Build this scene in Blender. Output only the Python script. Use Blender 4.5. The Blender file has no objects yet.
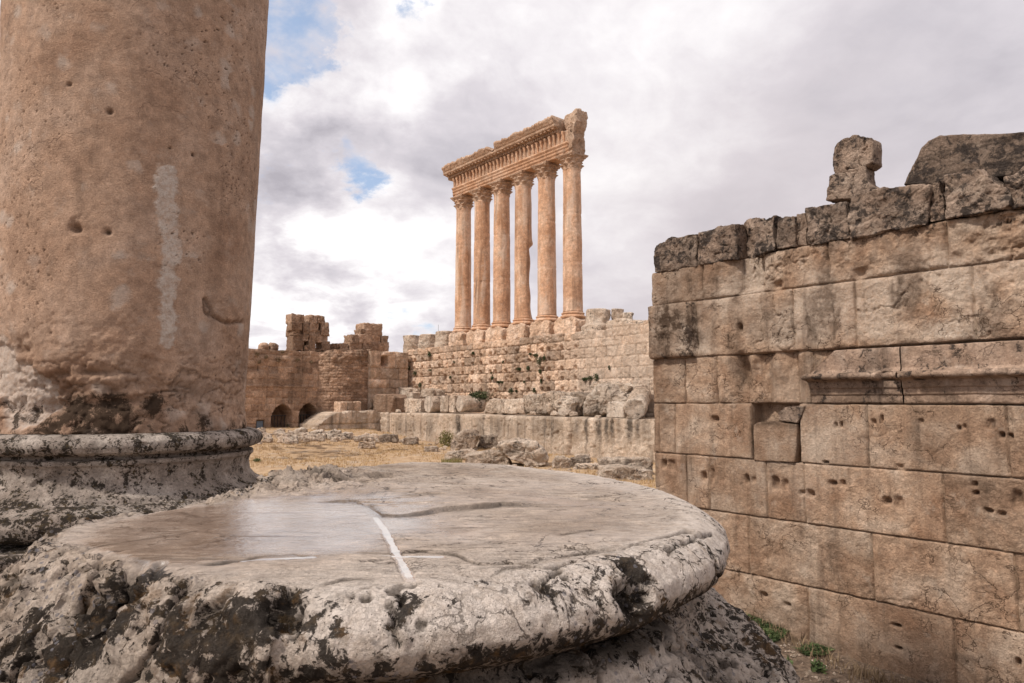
import bpy, math, random
import numpy as np
from mathutils import Vector

random.seed(4)
rng = np.random.default_rng(11)
R = math.radians
SC = bpy.context.scene
COL = SC.collection

# ------------------------------------------------------------------ camera
FOC, PITCH = 683.0, math.atan(59 / 683.0)
cam = bpy.data.cameras.new('camera')
cam.sensor_width = 36.0
cam.lens = 36.0 * FOC / 1024.0
cam.clip_start = 0.05
cam.clip_end = 6000
camo = bpy.data.objects.new('camera', cam)
COL.objects.link(camo)
camo.rotation_euler = (R(90) + PITCH, 0, 0)
SC.camera = camo

# ------------------------------------------------------------------ light
SUN_EL, SUN_AZ = R(50), R(-122)           # azimuth from +Y (view) towards +X
sun = bpy.data.lights.new('sun', 'SUN')
sun.energy = 2.9
sun.angle = R(5)
sun.color = (1.0, 0.93, 0.85)
suno = bpy.data.objects.new('sun', sun)
COL.objects.link(suno)
sd = Vector((math.sin(SUN_AZ) * math.cos(SUN_EL), math.cos(SUN_AZ) * math.cos(SUN_EL), math.sin(SUN_EL)))
suno.rotation_euler = sd.to_track_quat('Z', 'Y').to_euler()
SC.view_settings.view_transform = 'Standard'
SC.view_settings.look = 'None'
SC.view_settings.exposure = 0.22
SC.view_settings.gamma = 1.0
SC.view_settings.use_curve_mapping = False


class NT:
    """small helper for node trees"""
    def __init__(self, tree):
        self.t = tree
        tree.nodes.clear()

    def n(self, typ, props=None, **ins):
        nd = self.t.nodes.new(typ)
        for k, v in (props or {}).items():
            setattr(nd, k, v)
        for k, v in ins.items():
            self.set(nd, k, v)
        return nd

    def set(self, nd, k, v):
        key = int(k[1:]) if k[0] == 'i' and k[1:].isdigit() else k.replace('_', ' ')
        s = nd.inputs[key]
        if isinstance(v, bpy.types.NodeSocket):
            self.t.links.new(v, s)
        elif isinstance(v, bpy.types.Node):
            self.t.links.new(v.outputs[0], s)
        else:
            s.default_value = v

    def math(self, op, a, b=0.0, clamp=False):
        return self.n('ShaderNodeMath', {'operation': op, 'use_clamp': clamp}, i0=a, i1=b).outputs[0]

    def vmath(self, op, a, b=(0, 0, 0)):
        nd = self.n('ShaderNodeVectorMath', {'operation': op}, i0=a, i1=b)
        return nd.outputs['Value'] if op in ('DOT_PRODUCT', 'LENGTH', 'DISTANCE') else nd.outputs[0]

    def mapr(self, v, a, b, c=0.0, d=1.0, smooth=True):
        nd = self.n('ShaderNodeMapRange', {'interpolation_type': 'SMOOTHSTEP' if smooth else 'LINEAR', 'clamp': True},
                    Value=v, From_Min=a, From_Max=b, To_Min=c, To_Max=d)
        return nd.outputs[0]

    def noise(self, vec, scale, detail=6.0, rough=0.55, dist=0.0):
        nd = self.n('ShaderNodeTexNoise', None, Vector=vec, Scale=scale, Detail=detail, Roughness=rough, Distortion=dist)
        return nd.outputs[0]

    def mix(self, f, a, b, blend='MIX'):
        nd = self.n('ShaderNodeMix', {'data_type': 'RGBA', 'blend_type': blend, 'clamp_factor': True})
        for idx, v in ((0, f), (6, a), (7, b)):
            if isinstance(v, bpy.types.NodeSocket):
                self.t.links.new(v, nd.inputs[idx])
            else:
                nd.inputs[idx].default_value = v if idx == 0 else (*v[:3], 1)
        return nd.outputs[2]

    def ramp(self, f, stops):
        nd = self.n('ShaderNodeValToRGB', None, Fac=f)
        el = nd.color_ramp.elements
        while len(el) > 1:
            el.remove(el[0])
        el[0].position = stops[0][0]
        el[0].color = (*stops[0][1], 1)
        for p, c in stops[1:]:
            e = el.new(p)
            e.color = (*c, 1)
        return nd.outputs[0]


def dirpx(x, y):
    cx, cy = x - 512.0, 341.5 - y
    v = Vector((cx, FOC * math.cos(PITCH) - cy * math.sin(PITCH), FOC * math.sin(PITCH) + cy * math.cos(PITCH)))
    return v


# ------------------------------------------------------------------ sky
world = bpy.data.worlds.new('World')
SC.world = world
world.use_nodes = True
w = NT(world.node_tree)
tc = w.n('ShaderNodeTexCoord')
D = w.vmath('NORMALIZE', tc.outputs['Generated'])
sky = w.n('ShaderNodeTexSky', {'sky_type': 'NISHITA', 'sun_disc': False, 'sun_elevation': SUN_EL,
                               'sun_rotation': SUN_AZ, 'air_density': 1.0, 'dust_density': 1.2, 'ozone_density': 1.3})
sep = w.n('ShaderNodeSeparateXYZ', None, Vector=D)
zz = w.math('ADD', w.math('MAXIMUM', sep.outputs[2], 0.0), 0.42)
flat = w.vmath('DIVIDE', D, w.n('ShaderNodeCombineXYZ', None, X=zz, Y=zz, Z=zz).outputs[0])
warp = w.n('ShaderNodeTexNoise', None, Vector=flat, Scale=2.2, Detail=4.0, Roughness=0.5)
wv = w.vmath('MULTIPLY', w.vmath('SUBTRACT', warp.outputs['Color'], (0.5, 0.5, 0.5)), (0.5, 0.5, 0.5))
P = w.vmath('ADD', flat, wv)
n1 = w.noise(w.vmath('ADD', P, (3.1, 7.7, 1.2)), 1.7, 9.0, 0.52)
n2 = w.noise(w.vmath('ADD', P, (9.4, 2.2, 5.0)), 4.2, 9.0, 0.55)
n3 = w.noise(w.vmath('ADD', flat, (1.4, 8.2, 3.0)), 7.0, 8.0, 0.6)


gw_ = w.n('ShaderNodeTexNoise', None, Vector=w.vmath('ADD', flat, (6.1, 1.7, 2.3)), Scale=5.0, Detail=8.0, Roughness=0.62)
DW = w.vmath('ADD', D, w.vmath('MULTIPLY', w.vmath('SUBTRACT', gw_.outputs['Color'], (0.5, 0.5, 0.5)), (0.26, 0.26, 0.26)))


def blob(px, py, r, soft=1.0):
    d = dirpx(px, py).normalized()
    dist = w.vmath('DISTANCE', DW, (d.x, d.y, d.z))
    return w.mapr(dist, r, 0.0, 0.0, soft)


def total(items):
    acc = None
    for it in items:
        b = blob(*it)
        acc = b if acc is None else w.math('ADD', acc, b)
    return acc


bright = total([(340, 130, .16, .8), (290, 255, .14, .6), (275, 330, .10, .7), (390, 325, .09, .7), (560, 60, .28, .22),
                (260, 80, .08, .6), (400, 235, .18, .55), (700, 60, .3, .10), (640, 190, .2, .3)])
dark = total([(292, 150, .10, .9), (305, 180, .09, .6), (290, 292, .10, .7), (330, 300, .10, .8), (400, 300, .12, .5), (420, 180, .13, .5), (840, 30, .22, .25),
              (960, 90, .3, .75), (760, 240, .25, .5), (480, 110, .12, .3), (520, 290, .2, .25)])
v = w.math('ADD', w.math('MULTIPLY', w.math('SUBTRACT', n1, 0.5), 1.15), w.math('MULTIPLY', w.math('SUBTRACT', n2, 0.5), 1.15))
v = w.math('ADD', v, w.math('MULTIPLY', w.math('SUBTRACT', n3, 0.5), 0.7))
v = w.math('MULTIPLY', v, w.mapr(sep.outputs[0], -0.35, 0.15, 1.35, 0.55))
v = w.math('ADD', v, w.math('MULTIPLY', bright, 0.26))
v = w.math('SUBTRACT', v, w.math('MULTIPLY', dark, 0.27))
v = w.math('ADD', v, 0.555)
cloud = w.ramp(v, [(0.08, (0.42, 0.395, 0.435)), (0.30, (0.54, 0.51, 0.55)), (0.50, (0.66, 0.62, 0.655)), (0.66, (0.80, 0.765, 0.785)), (0.82, (0.96, 0.935, 0.935))])
# warm pinkish cast low on the right
pink = w.math('MULTIPLY', blob(760, 270, .45), 0.55)
cloud = w.mix(pink, cloud, (0.585, 0.525, 0.535))
# overcast zenith brightens
zen = w.mapr(sep.outputs[2], 0.5, 0.95, 1.0, 1.15)
zc = w.n('ShaderNodeCombineXYZ', None, X=zen, Y=zen, Z=zen).outputs[0]
cloud = w.vmath('MULTIPLY', cloud, zc)
cloud = w.vmath('MULTIPLY', cloud, (10.0, 10.0, 10.0))
gap = total([(292, 10, .125, 1.35), (268, 40, .06, .7), (328, -10, .07, .8), (357, 168, .075, 1.2), (266, 203, .075, 1.1), (405, -14, .05, .8),
             (415, 322, .07, .6), (230, 40, .16, .7)])
gv = w.math('ADD', w.math('MINIMUM', gap, 1.0), w.math('MULTIPLY', w.math('SUBTRACT', n2, 0.5), 3.4))
gv = w.math('ADD', gv, w.math('MULTIPLY', w.math('SUBTRACT', n3, 0.5), 2.2))
gm = w.mapr(gv, 0.45, 1.25, 0.0, 0.85)
gm = w.math('MULTIPLY', gm, w.mapr(gap, 0.05, 0.7))
skyc = w.mix(0.55, w.vmath('MULTIPLY', sky.outputs[0], (1.4, 1.4, 1.4)), (2.9, 4.4, 6.9))
final = w.mix(gm, cloud, skyc)
bg = w.n('ShaderNodeBackground', None, Color=final, Strength=0.1)
wo = w.n('ShaderNodeOutputWorld', None, Surface=bg)

# ------------------------------------------------------------------ numpy noise


def _h(x, y, z, s):
    x = x.astype(np.uint32) * np.uint32(374761393) + y.astype(np.uint32) * np.uint32(668265263) \
        + z.astype(np.uint32) * np.uint32(2147483647) + np.uint32((s * 974634777) & 0xffffffff)
    x = (x ^ (x >> np.uint32(13))) * np.uint32(1274126177)
    x = (x ^ (x >> np.uint32(16))) * np.uint32(2246822519)
    return x ^ (x >> np.uint32(15))


def pn(P, seed=0):
    """gradient noise, about -0.7..0.7"""
    P = np.asarray(P, dtype=np.float64)
    fl = np.floor(P)
    f = (P - fl).astype(np.float32)
    i = fl.astype(np.int64).astype(np.uint32)
    u = f * f * f * (f * (f * 6 - 15) + 10)
    fx, fy, fz = f[:, 0].copy(), f[:, 1].copy(), f[:, 2].copy()
    ux, uy, uz = u[:, 0].copy(), u[:, 1].copy(), u[:, 2].copy()
    K = (np.uint32(374761393), np.uint32(668265263), np.uint32(2147483647))
    hx = i[:, 0] * K[0] + np.uint32((seed * 974634777) & 0xffffffff)
    hy = i[:, 1] * K[1]
    hz = i[:, 2] * K[2]
    c = np.float32(1 / 511.5)
    out = np.zeros(len(P), np.float32)
    for a in (0, 1):
        ha = hx + K[0] if a else hx
        wa = ux if a else 1 - ux
        gxo = fx - a
        for b in (0, 1):
            hb = ha + (hy + K[1] if b else hy)
            wb = wa * (uy if b else 1 - uy)
            gyo = fy - b
            for cc in (0, 1):
                h = hb + (hz + K[2] if cc else hz)
                h = (h ^ (h >> np.uint32(13))) * K[1]
                h ^= h >> np.uint32(16)
                h = h * np.uint32(2246822519)
                h ^= h >> np.uint32(15)
                g = (h & np.uint32(1023)).astype(np.float32) * gxo
                g += ((h >> np.uint32(10)) & np.uint32(1023)).astype(np.float32) * gyo
                g += ((h >> np.uint32(20)) & np.uint32(1023)).astype(np.float32) * (fz - cc)
                g *= c
                g -= gxo + gyo + (fz - cc)
                out += g * wb * (uz if cc else 1 - uz)
    return out.astype(np.float64)


def fbm(P, octs=4, seed=0, gain=0.5):
    P = np.asarray(P, dtype=np.float64)
    o, a, s = 0, 1.0, 1.0
    for k in range(octs):
        o = o + a * pn(P * s + 17.3 * k, seed + k)
        a *= gain
        s *= 2.03
    return o


def ridged(P, octs=3, seed=0):
    """thin cracks: ~1 on the crack lines, 0 elsewhere"""
    n = fbm(P, octs, seed)
    return np.exp(-(n / 0.035) ** 2)


def vfbm(P, octs=3, seed=0, gain=0.5):
    return np.stack([fbm(P, octs, seed + 31 * k, gain) for k in range(3)], 1)


def steps(n, k, hard=.8):
    """noise cut into flat treads with steep risers: fractured stone"""
    q = n * k
    f = np.floor(q)
    return (f + sstep(hard, 1.0, q - f)) / k


def sstep(a, b, x):
    t = np.clip((x - a) / (b - a), 0, 1)
    return t * t * (3 - 2 * t)


# ------------------------------------------------------------------ mesh helpers
def make_mesh(name, V, F, attrs=None, smooth=True, mat=None):
    V = np.asarray(V, dtype=np.float32)
    me = bpy.data.meshes.new(name)
    me.vertices.add(len(V))
    me.vertices.foreach_set('co', V.ravel())
    Fs = [np.asarray(f, dtype=np.int32) for f in (F if isinstance(F, (list, tuple)) else [F]) if len(f)]
    tot = sum(f.size for f in Fs)
    cnt = sum(len(f) for f in Fs)
    me.loops.add(tot)
    me.polygons.add(cnt)
    me.loops.foreach_set('vertex_index', np.concatenate([f.ravel() for f in Fs]))
    st, cur = [], 0
    for f in Fs:
        k = f.shape[1]
        st.append(cur + np.arange(len(f)) * k)
        cur += f.size
    me.polygons.foreach_set('loop_start', np.concatenate(st).astype(np.int32))
    me.polygons.foreach_set('use_smooth', np.full(cnt, smooth, dtype=bool))
    for k, a in (attrs or {}).items():
        at = me.attributes.new(k, 'FLOAT', 'POINT')
        at.data.foreach_set('value', np.asarray(a, dtype=np.float32))
    if mat:
        me.materials.append(mat)
    me.update(calc_edges=True)
    me.validate()
    return me


def obj(name, V, F, mat, parent=None, loc=None, attrs=None, smooth=True):
    """V in world space when loc is given (then stored relative to loc); with a parent at location L, pass loc=L too"""
    V = np.asarray(V, dtype=np.float64)
    L = np.array(loc if loc is not None else (0, 0, 0), dtype=float)
    me = make_mesh(name, V - L, F, attrs, smooth, mat)
    o = bpy.data.objects.new(name, me)
    COL.objects.link(o)
    if parent is not None:
        o.parent = parent
    else:
        o.location = L
    return o


def empty(name, loc):
    o = bpy.data.objects.new(name, None)
    COL.objects.link(o)
    o.location = loc
    return o


def tag(o, label=None, cat=None, group=None, kind=None):
    if label: o['label'] = label
    if cat: o['category'] = cat
    if group: o['group'] = group
    o['kind'] = kind or 'thing'
    return o


def grid_faces(nu, nv, wrap=False, off=0):
    """quads of an nv x nu grid (row-major, nu fastest)"""
    I = np.arange(nv - 1)[:, None] * nu
    J = np.arange(nu if wrap else nu - 1)[None, :]
    J2 = (J + 1) % nu
    a = I + J; b = I + J2; c = I + nu + J2; d = I + nu + J
    return np.stack([a, b, c, d], -1).reshape(-1, 4) + off


class Acc:
    def __init__(self):
        self.V, self.F, self.A, self.n = [], [], {}, 0

    def add(self, V, F, **at):
        self.V.append(np.asarray(V, float))
        self.F.append(np.asarray(F) + self.n)
        for k, v in at.items():
            self.A.setdefault(k, []).append(np.broadcast_to(np.asarray(v, float), (len(V),)))
        self.n += len(V)

    def build(self, name, mat, parent=None, loc=None, smooth=True):
        V = np.concatenate(self.V)
        byk = {}
        for f in self.F:
            byk.setdefault(f.shape[1], []).append(f)
        return obj(name, V, [np.concatenate(x) for x in byk.values()], mat, parent, loc,
                   {k: np.concatenate(v) for k, v in self.A.items()}, smooth)


# frames -------------------------------------------------------------
TH = R(40)
NV = np.array([math.cos(TH), math.sin(TH), 0.0])     # away from us, across the long walls (north)
RV = np.array([math.sin(TH), -math.cos(TH), 0.0])    # to the right along the long walls (east)
UP = np.array([0, 0, 1.0])


class Frame:
    """vertical plane a.P = D; u along b, z up, depth t towards the viewer"""
    def __init__(self, a, b, D):
        self.a, self.b, self.D = np.array(a, float), np.array(b, float), D

    def pt(self, u, z, t=0.0):
        u = np.asarray(u, float); z = np.asarray(z, float); t = np.asarray(t, float)
        return ((self.D - t)[..., None] * self.a + u[..., None] * self.b + z[..., None] * UP)

    def px(self, x, y):
        q = np.array(dirpx(x, y))
        P = q * (self.D / (self.a @ q))
        return float(self.b @ P), float(P[2])

    def shift(self, dD):
        return Frame(self.a, self.b, self.D + dD)


def north(D): return Frame(NV, RV, D)      # face looks south, towards us
def west(D): return Frame(-RV, NV, D)      # face looks east, towards us
def facing(depth): return Frame((0, 1, 0), (1, 0, 0), depth)


# stones -------------------------------------------------------------
def resample(poly, n):
    p = np.asarray(poly, float)
    q = np.roll(p, -1, 0)
    L = np.linalg.norm(q - p, axis=1)
    c = np.concatenate([[0], np.cumsum(L)])
    s = np.linspace(0, c[-1], n, endpoint=False)
    k = np.clip(np.searchsorted(c, s, side='right') - 1, 0, len(p) - 1)
    t = (s - c[k]) / np.maximum(L[k], 1e-9)
    return p[k] + (q[k] - p[k]) * t[:, None]


def stone_vf(poly, thick, rnd=0.18, amp=0.06, nz=None, seed=0, res=None, octs=4, bulge=0.0, sharp=0.0, crack=.55, facet=.9):
    """solid stone from a star-shaped outline; returns local (x, z, t) with t = 0 front .. -thick back"""
    p = np.asarray(poly, float)
    if np.sum(p[:, 0] * np.roll(p[:, 1], -1) - np.roll(p[:, 0], -1) * p[:, 1]) < 0:
        p = p[::-1]
    size = min(np.ptp(p[:, 0]), np.ptp(p[:, 1]), thick * 1.5)
    big = max(np.ptp(p[:, 0]), np.ptp(p[:, 1]))
    res = res or big / 22
    per = np.sum(np.linalg.norm(np.roll(p, -1, 0) - p, axis=1))
    nth = int(np.clip(per / res, 20, 260))
    q = resample(p, nth)
    # area centroid
    x, z = q[:, 0], q[:, 1]; x2, z2 = np.roll(x, -1), np.roll(z, -1)
    cr = x * z2 - x2 * z
    A = cr.sum() / 2
    C = np.array([((x + x2) * cr).sum(), ((z + z2) * cr).sum()]) / (6 * A)
    rho = rnd * size * 0.5
    rr = np.mean(np.linalg.norm(q - C, axis=1))
    k = min(0.6, rho / rr)
    ty = min(rho, thick * 0.45)
    nf = int(np.clip(rr / res, 4, 60)); ns = int(np.clip(thick / res, 3, 40)); na = 4
    prof = [(s, 0.0) for s in np.linspace(0.02, 1 - k, nf)]
    prof += [(1 - k + k * math.sin(a), -ty + ty * math.cos(a)) for a in np.linspace(0, math.pi / 2, na + 1)[1:]]
    prof += [(1.0, y) for y in np.linspace(-ty, -thick + ty, ns)[1:]]
    prof += [(1 - k + k * math.cos(a), -thick + ty - ty * math.sin(a)) for a in np.linspace(0, math.pi / 2, na + 1)[1:]]
    prof += [(s, -thick) for s in np.linspace(1 - k, 0.02, max(3, nf // 2))[1:]]
    prof = np.array(prof)
    S = prof[:, 0][:, None]
    XY = C[None, None, :] + S[..., None] * (q - C)[None]
    T = np.repeat(prof[:, 1][:, None], nth, 1)
    if bulge:
        T = T + np.where(T > -thick / 2, bulge * (1 - S ** 2), 0)
    V = np.concatenate([XY, T[..., None]], -1).reshape(-1, 3)
    nz = nz or big * 0.5
    off = np.array([seed * 3.71, seed * 1.13, seed * 5.9])
    C3 = np.array([C[0], C[1], -thick / 2])
    V = V + amp * vfbm(V / nz + off, octs, seed, .58)
    st_ = steps(fbm(V / nz * .8 + off + 3, 4, seed + 6, .5), 5.0)[:, None]
    V = V + (V - C3) * st_ * (amp * facet / max(rr, .05))
    cr_ = ridged(V / nz * 1.1 + off, 3, seed + 4)[:, None]
    V = V + (C3 - V) * cr_ * (amp * crack / max(rr, .05))
    if sharp:
        V = V * 1.0
        V[:, 2] -= sharp * ridged(V / nz * 0.8 + off + 5, 3, seed + 9) * (V[:, 2] > -thick * 0.6)
    F = grid_faces(nth, len(prof), True)
    c0 = len(V); V = np.vstack([V, V[:nth].mean(0), V[-nth:].mean(0)])
    j = np.arange(nth)
    Ft = np.concatenate([np.stack([np.full(nth, c0), (j + 1) % nth, j], 1),
                         np.stack([np.full(nth, c0 + 1), (len(prof) - 1) * nth + j, (len(prof) - 1) * nth + (j + 1) % nth], 1)])
    return V, F, Ft


def stone(name, fr, poly_px, thick, mat, label, cat='stone', group=None, parent=None, pxmode=True, attrs=None, **kw):
    poly = [fr.px(*q) for q in poly_px] if pxmode else poly_px
    V, F, Ft = stone_vf(poly, thick, **kw)
    W = fr.pt(V[:, 0], V[:, 1], V[:, 2])
    k = np.argmin(W[:, 2])
    base = W.mean(0); base[2] = W[k, 2]
    at = {'blk': np.full(len(W), (hash((name, len(W), kw.get('seed', 0))) % 1000) / 1000 - 0.5 if False else ((kw.get('seed', 0) * 0.37) % 1) - 0.5)}
    for kk, vv in (attrs or {}).items():
        at[kk] = np.full(len(W), vv) if np.isscalar(vv) else vv(W, V)
    o = obj(name, W, [F, Ft], mat, parent, base, at)
    if parent is None:
        tag(o, label, cat, group)
    return o


# ------------------------------------------------------------------ materials
def stone_mat(name, cols, dark=(0.035, 0.03, 0.027), light=(0.55, 0.48, 0.40), streak=0.0, lichen=0.0, lscale=9.0, pale=0.3,
              scale=1.0, rough=0.9, bump=0.4, bdist=0.02, fine=18.0, pits=0.5, lbig=0.9, cracks=0.0, cscale=1.6, cwid=.014, sgate=.25, moss=(0.10, 0.065, 0.02), mossamt=0.0, wet=False, blkamt=0.35, spec=0.14, grain=0.28, lsoft=(.63, .77), spots=0.0):
    m = bpy.data.materials.new(name)
    m.use_nodes = True
    t = NT(m.node_tree)
    tc = t.n('ShaderNodeTexCoord')
    oi = t.n('ShaderNodeObjectInfo')
    ofs = t.math('MULTIPLY', oi.outputs['Random'], 37.0)
    P = t.vmath('ADD', tc.outputs['Object'], t.n('ShaderNodeCombineXYZ', None, X=ofs, Y=ofs, Z=ofs).outputs[0])

    def attr(n):
        return t.n('ShaderNodeAttribute', {'attribute_name': n}).outputs['Fac']
    blk, stain, lich = attr('blk'), attr('stain'), attr('lich')
    bofs = t.math('MULTIPLY', blk, 23.0)
    Pb = t.vmath('ADD', P, t.n('ShaderNodeCombineXYZ', None, X=bofs, Y=bofs, Z=bofs).outputs[0])
    a = t.noise(Pb, 0.9 * scale, 7, 0.6, 0.4)
    col = t.ramp(a, [(0.32, cols[0]), (0.5, cols[1]), (0.68, cols[2])])
    b = t.noise(P, 5.5 * scale, 9, 0.65)
    k = t.mapr(b, 0.3, 0.7, 0.70, 1.26, False)
    gr1 = t.noise(P, fine * 0.9 * scale, 8, 0.75)
    k = t.math('MULTIPLY', k, t.mapr(gr1, 0.3, 0.7, 1 - grain, 1 + grain, False))
    k = t.math('MULTIPLY', k, t.mapr(blk, -0.5, 0.5, 1 - blkamt * .5, 1 + blkamt * .5, False))
    kv = t.n('ShaderNodeCombineXYZ', None, X=k, Y=k, Z=k).outputs[0]
    col = t.vmath('MULTIPLY', col, kv)
    # pale patches
    pl = t.noise(t.vmath('ADD', P, (5.2, 1.3, 8.8)), 2.6 * scale, 8, 0.65)
    col = t.mix(t.math('MULTIPLY', t.mapr(pl, 0.55, 0.72), pale), col, light)
    palea = attr('pale')
    col = t.mix(t.math('MULTIPLY', palea, t.mapr(t.noise(P, 14 * scale, 6, .7), .35, .6, .45, 1.0)), col, light)
    if spots:
        sv = t.n('ShaderNodeTexVoronoi', {'feature': 'SMOOTH_F1'}, Vector=t.vmath('ADD', P, t.vmath('MULTIPLY', t.n('ShaderNodeTexNoise', None, Vector=P, Scale=9.0, Detail=5.0).outputs['Color'], (.12, .12, .12))), Scale=4.2, Randomness=1.0)
        sc_ = t.n('ShaderNodeSeparateColor', None, Color=sv.outputs['Color'])
        sp_ = t.math('MULTIPLY', t.mapr(sv.outputs['Distance'], .34, .12), t.math('GREATER_THAN', sc_.outputs[1], .45))
        col = t.mix(t.math('MULTIPLY', sp_, spots), col, light)
        bd = t.mapr(t.noise(t.vmath('ADD', P, (3.3, 6.6, 9.9)), 34.0, 5, .75), .63, .69)
        bd = t.math('MULTIPLY', bd, t.mapr(t.noise(P, 2.0, 4, .6), .48, .6))
        col = t.mix(t.math('MULTIPLY', bd, .8), col, dark)
    # run-off streaks
    ps = t.vmath('MULTIPLY', P, (2.6 * scale, 2.6 * scale, 0.20 * scale))
    s1 = t.noise(ps, 1.0, 7, 0.62)
    sm = t.math('MULTIPLY', t.mapr(s1, 0.50, 0.72), streak)
    sm = t.math('ADD', sm, t.math('MULTIPLY', stain, t.mapr(b, 0.32, 0.58, sgate, 1.0)), True)  # vertex mask holds real stains and, in places, painted shade
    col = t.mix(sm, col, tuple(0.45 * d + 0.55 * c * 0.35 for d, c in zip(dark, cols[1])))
    # dark lichen crust
    l1 = t.noise(t.vmath('ADD', P, (1.7, 9.1, 4.4)), lscale, 9, 0.68, 0.6)
    l2 = t.noise(t.vmath('ADD', P, (7.7, 3.1, 0.4)), lscale * 0.22, 5, 0.6)
    lam = t.math('ADD', lich, lichen)
    l1 = t.math('ADD', l1, t.math('MULTIPLY', t.math('SUBTRACT', gr1, 0.5), 0.45))
    lv = t.math('ADD', t.math('ADD', l1, t.math('MULTIPLY', t.math('SUBTRACT', l2, 0.5), lbig)), t.math('MULTIPLY', lam, 0.32))
    lm = t.mapr(lv, lsoft[0], lsoft[1])
    lm = t.math('MULTIPLY', lm, t.mapr(lam, 0.0, 0.15))
    if mossamt:
        mm = t.mapr(t.noise(t.vmath('ADD', P, (2.2, 2.9, 6.4)), lscale * .8, 6, .6), 0.5, 0.66, 0.0, mossamt)
        dcol = t.mix(mm, dark, moss)
    else:
        dcol = dark
    col = t.mix(t.math('MULTIPLY', lm, 0.92), col, dcol)
    if cracks:
        cn = t.noise(t.vmath('ADD', P, (2.7, 5.1, 3.9)), cscale, 5, 0.58, 0.3)
        cl = t.mapr(t.math('ABSOLUTE', t.math('SUBTRACT', cn, 0.5)), 0.0, cwid, 1.0, 0.0)
        cl = t.math('MULTIPLY', cl, t.mapr(t.noise(P, cscale * .45, 3, .5), .46, .60))
        col = t.mix(t.math('MULTIPLY', cl, cracks), col, tuple(c * .22 for c in cols[0]))
    else:
        cl = 0.0
    # small pits
    vo = t.n('ShaderNodeTexVoronoi', {'feature': 'F1'}, Vector=P, Scale=fine * 1.1 * scale, Randomness=1.0)
    pg = t.mapr(t.noise(P, 2.3 * scale, 4, .6), 0.48, 0.62)
    pm = t.math('MULTIPLY', t.mapr(vo.outputs['Distance'], 0.22, 0.10), t.math('MULTIPLY', pg, pits))
    col = t.mix(t.math('MULTIPLY', pm, 0.75), col, tuple(c * .25 for c in cols[0]))
    if wet:
        tp = attr('topm')
        Pa = t.vmath('MULTIPLY', P, (1.4, 6.5, 1.0))
        bl = t.noise(Pa, 3.0, 7, .6, .5)
        bm = t.mapr(t.math('ABSOLUTE', t.math('SUBTRACT', bl, 0.5)), 0.0, 0.016, 1.0, 0.0)
        bm = t.math('MULTIPLY', t.math('MULTIPLY', bm, tp), t.mapr(t.noise(t.vmath('ADD', P, (1.9, 4.2, 7.7)), 4.5, 4, .55), .47, .58))
        bl2 = t.mapr(t.noise(Pa, 11.0, 8, .72), .35, .68, .74, 1.2, False)
        bk = t.math('ADD', 1.0, t.math('MULTIPLY', tp, t.math('SUBTRACT', bl2, 1.0)))
        col = t.vmath('MULTIPLY', col, t.n('ShaderNodeCombineXYZ', None, X=bk, Y=bk, Z=bk).outputs[0])
        pk = t.math('MULTIPLY', t.mapr(t.noise(t.vmath('MULTIPLY', P, (1.0, 2.5, 1.0)), 26.0, 5, .7), .62, .68), tp)
        bm = t.math('MAXIMUM', bm, t.math('MULTIPLY', pk, .8))
        col = t.mix(t.math('MULTIPLY', bm, .85), col, (0.045, 0.033, 0.025))
        sm = t.math('MAXIMUM', sm, t.math('MULTIPLY', bm, .9))
        dv = t.n('ShaderNodeTexVoronoi', {'feature': 'F1'}, Vector=P, Scale=62.0, Randomness=1.0)
        dsel = t.n('ShaderNodeSeparateColor', None, Color=dv.outputs['Color'])
        dm = t.math('MULTIPLY', t.mapr(dv.outputs['Distance'], 0.34, 0.26), t.math('GREATER_THAN', dsel.outputs[0], 0.55))
        dm = t.math('MULTIPLY', dm, t.math('MULTIPLY', t.mapr(t.noise(P, 4.5, 4, .6), .47, .60), t.mapr(lich, .1, .4)))
        col = t.mix(t.math('MULTIPLY', dm, .75), col, (0.17, 0.16, 0.17))
        rm = t.math('MULTIPLY', t.mapr(t.noise(t.vmath('ADD', P, (8.8, 1.1, 3.3)), 15.0, 7, .65), .56, .66), t.mapr(lich, .15, .45))
        col = t.mix(t.math('MULTIPLY', rm, .45), col, (0.17, 0.095, 0.04))
    # bump
    h1 = t.noise(P, fine * scale, 9, 0.7)
    h2 = t.noise(P, fine * 0.25 * scale, 6, 0.6)
    h3 = t.noise(t.vmath('ADD', P, (4.0, 4.0, 4.0)), fine * 0.5 * scale, 7, 0.65)
    crk = t.mapr(t.math('ABSOLUTE', t.math('SUBTRACT', h3, 0.5)), 0.0, 0.03)
    h = t.math('ADD', t.math('MULTIPLY', h1, 0.8), t.math('MULTIPLY', h2, 1.0))
    h = t.math('ADD', h, t.math('MULTIPLY', crk, 0.12))
    h = t.math('SUBTRACT', h, t.math('MULTIPLY', pm, 0.5))
    if cracks:
        h = t.math('SUBTRACT', h, t.math('MULTIPLY', cl, 0.35))
    h = t.math('SUBTRACT', h, t.math('MULTIPLY', lm, 0.06))
    bs = bump
    rg = t.mapr(b, 0.3, 0.7, rough - 0.08, min(1.0, rough + 0.08), False)
    sp = t.math('MULTIPLY', t.math('MULTIPLY', t.math('SUBTRACT', 1.0, t.math('MULTIPLY', sm, .9)), t.math('SUBTRACT', 1.0, t.math('MULTIPLY', lm, .9))), spec)
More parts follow.
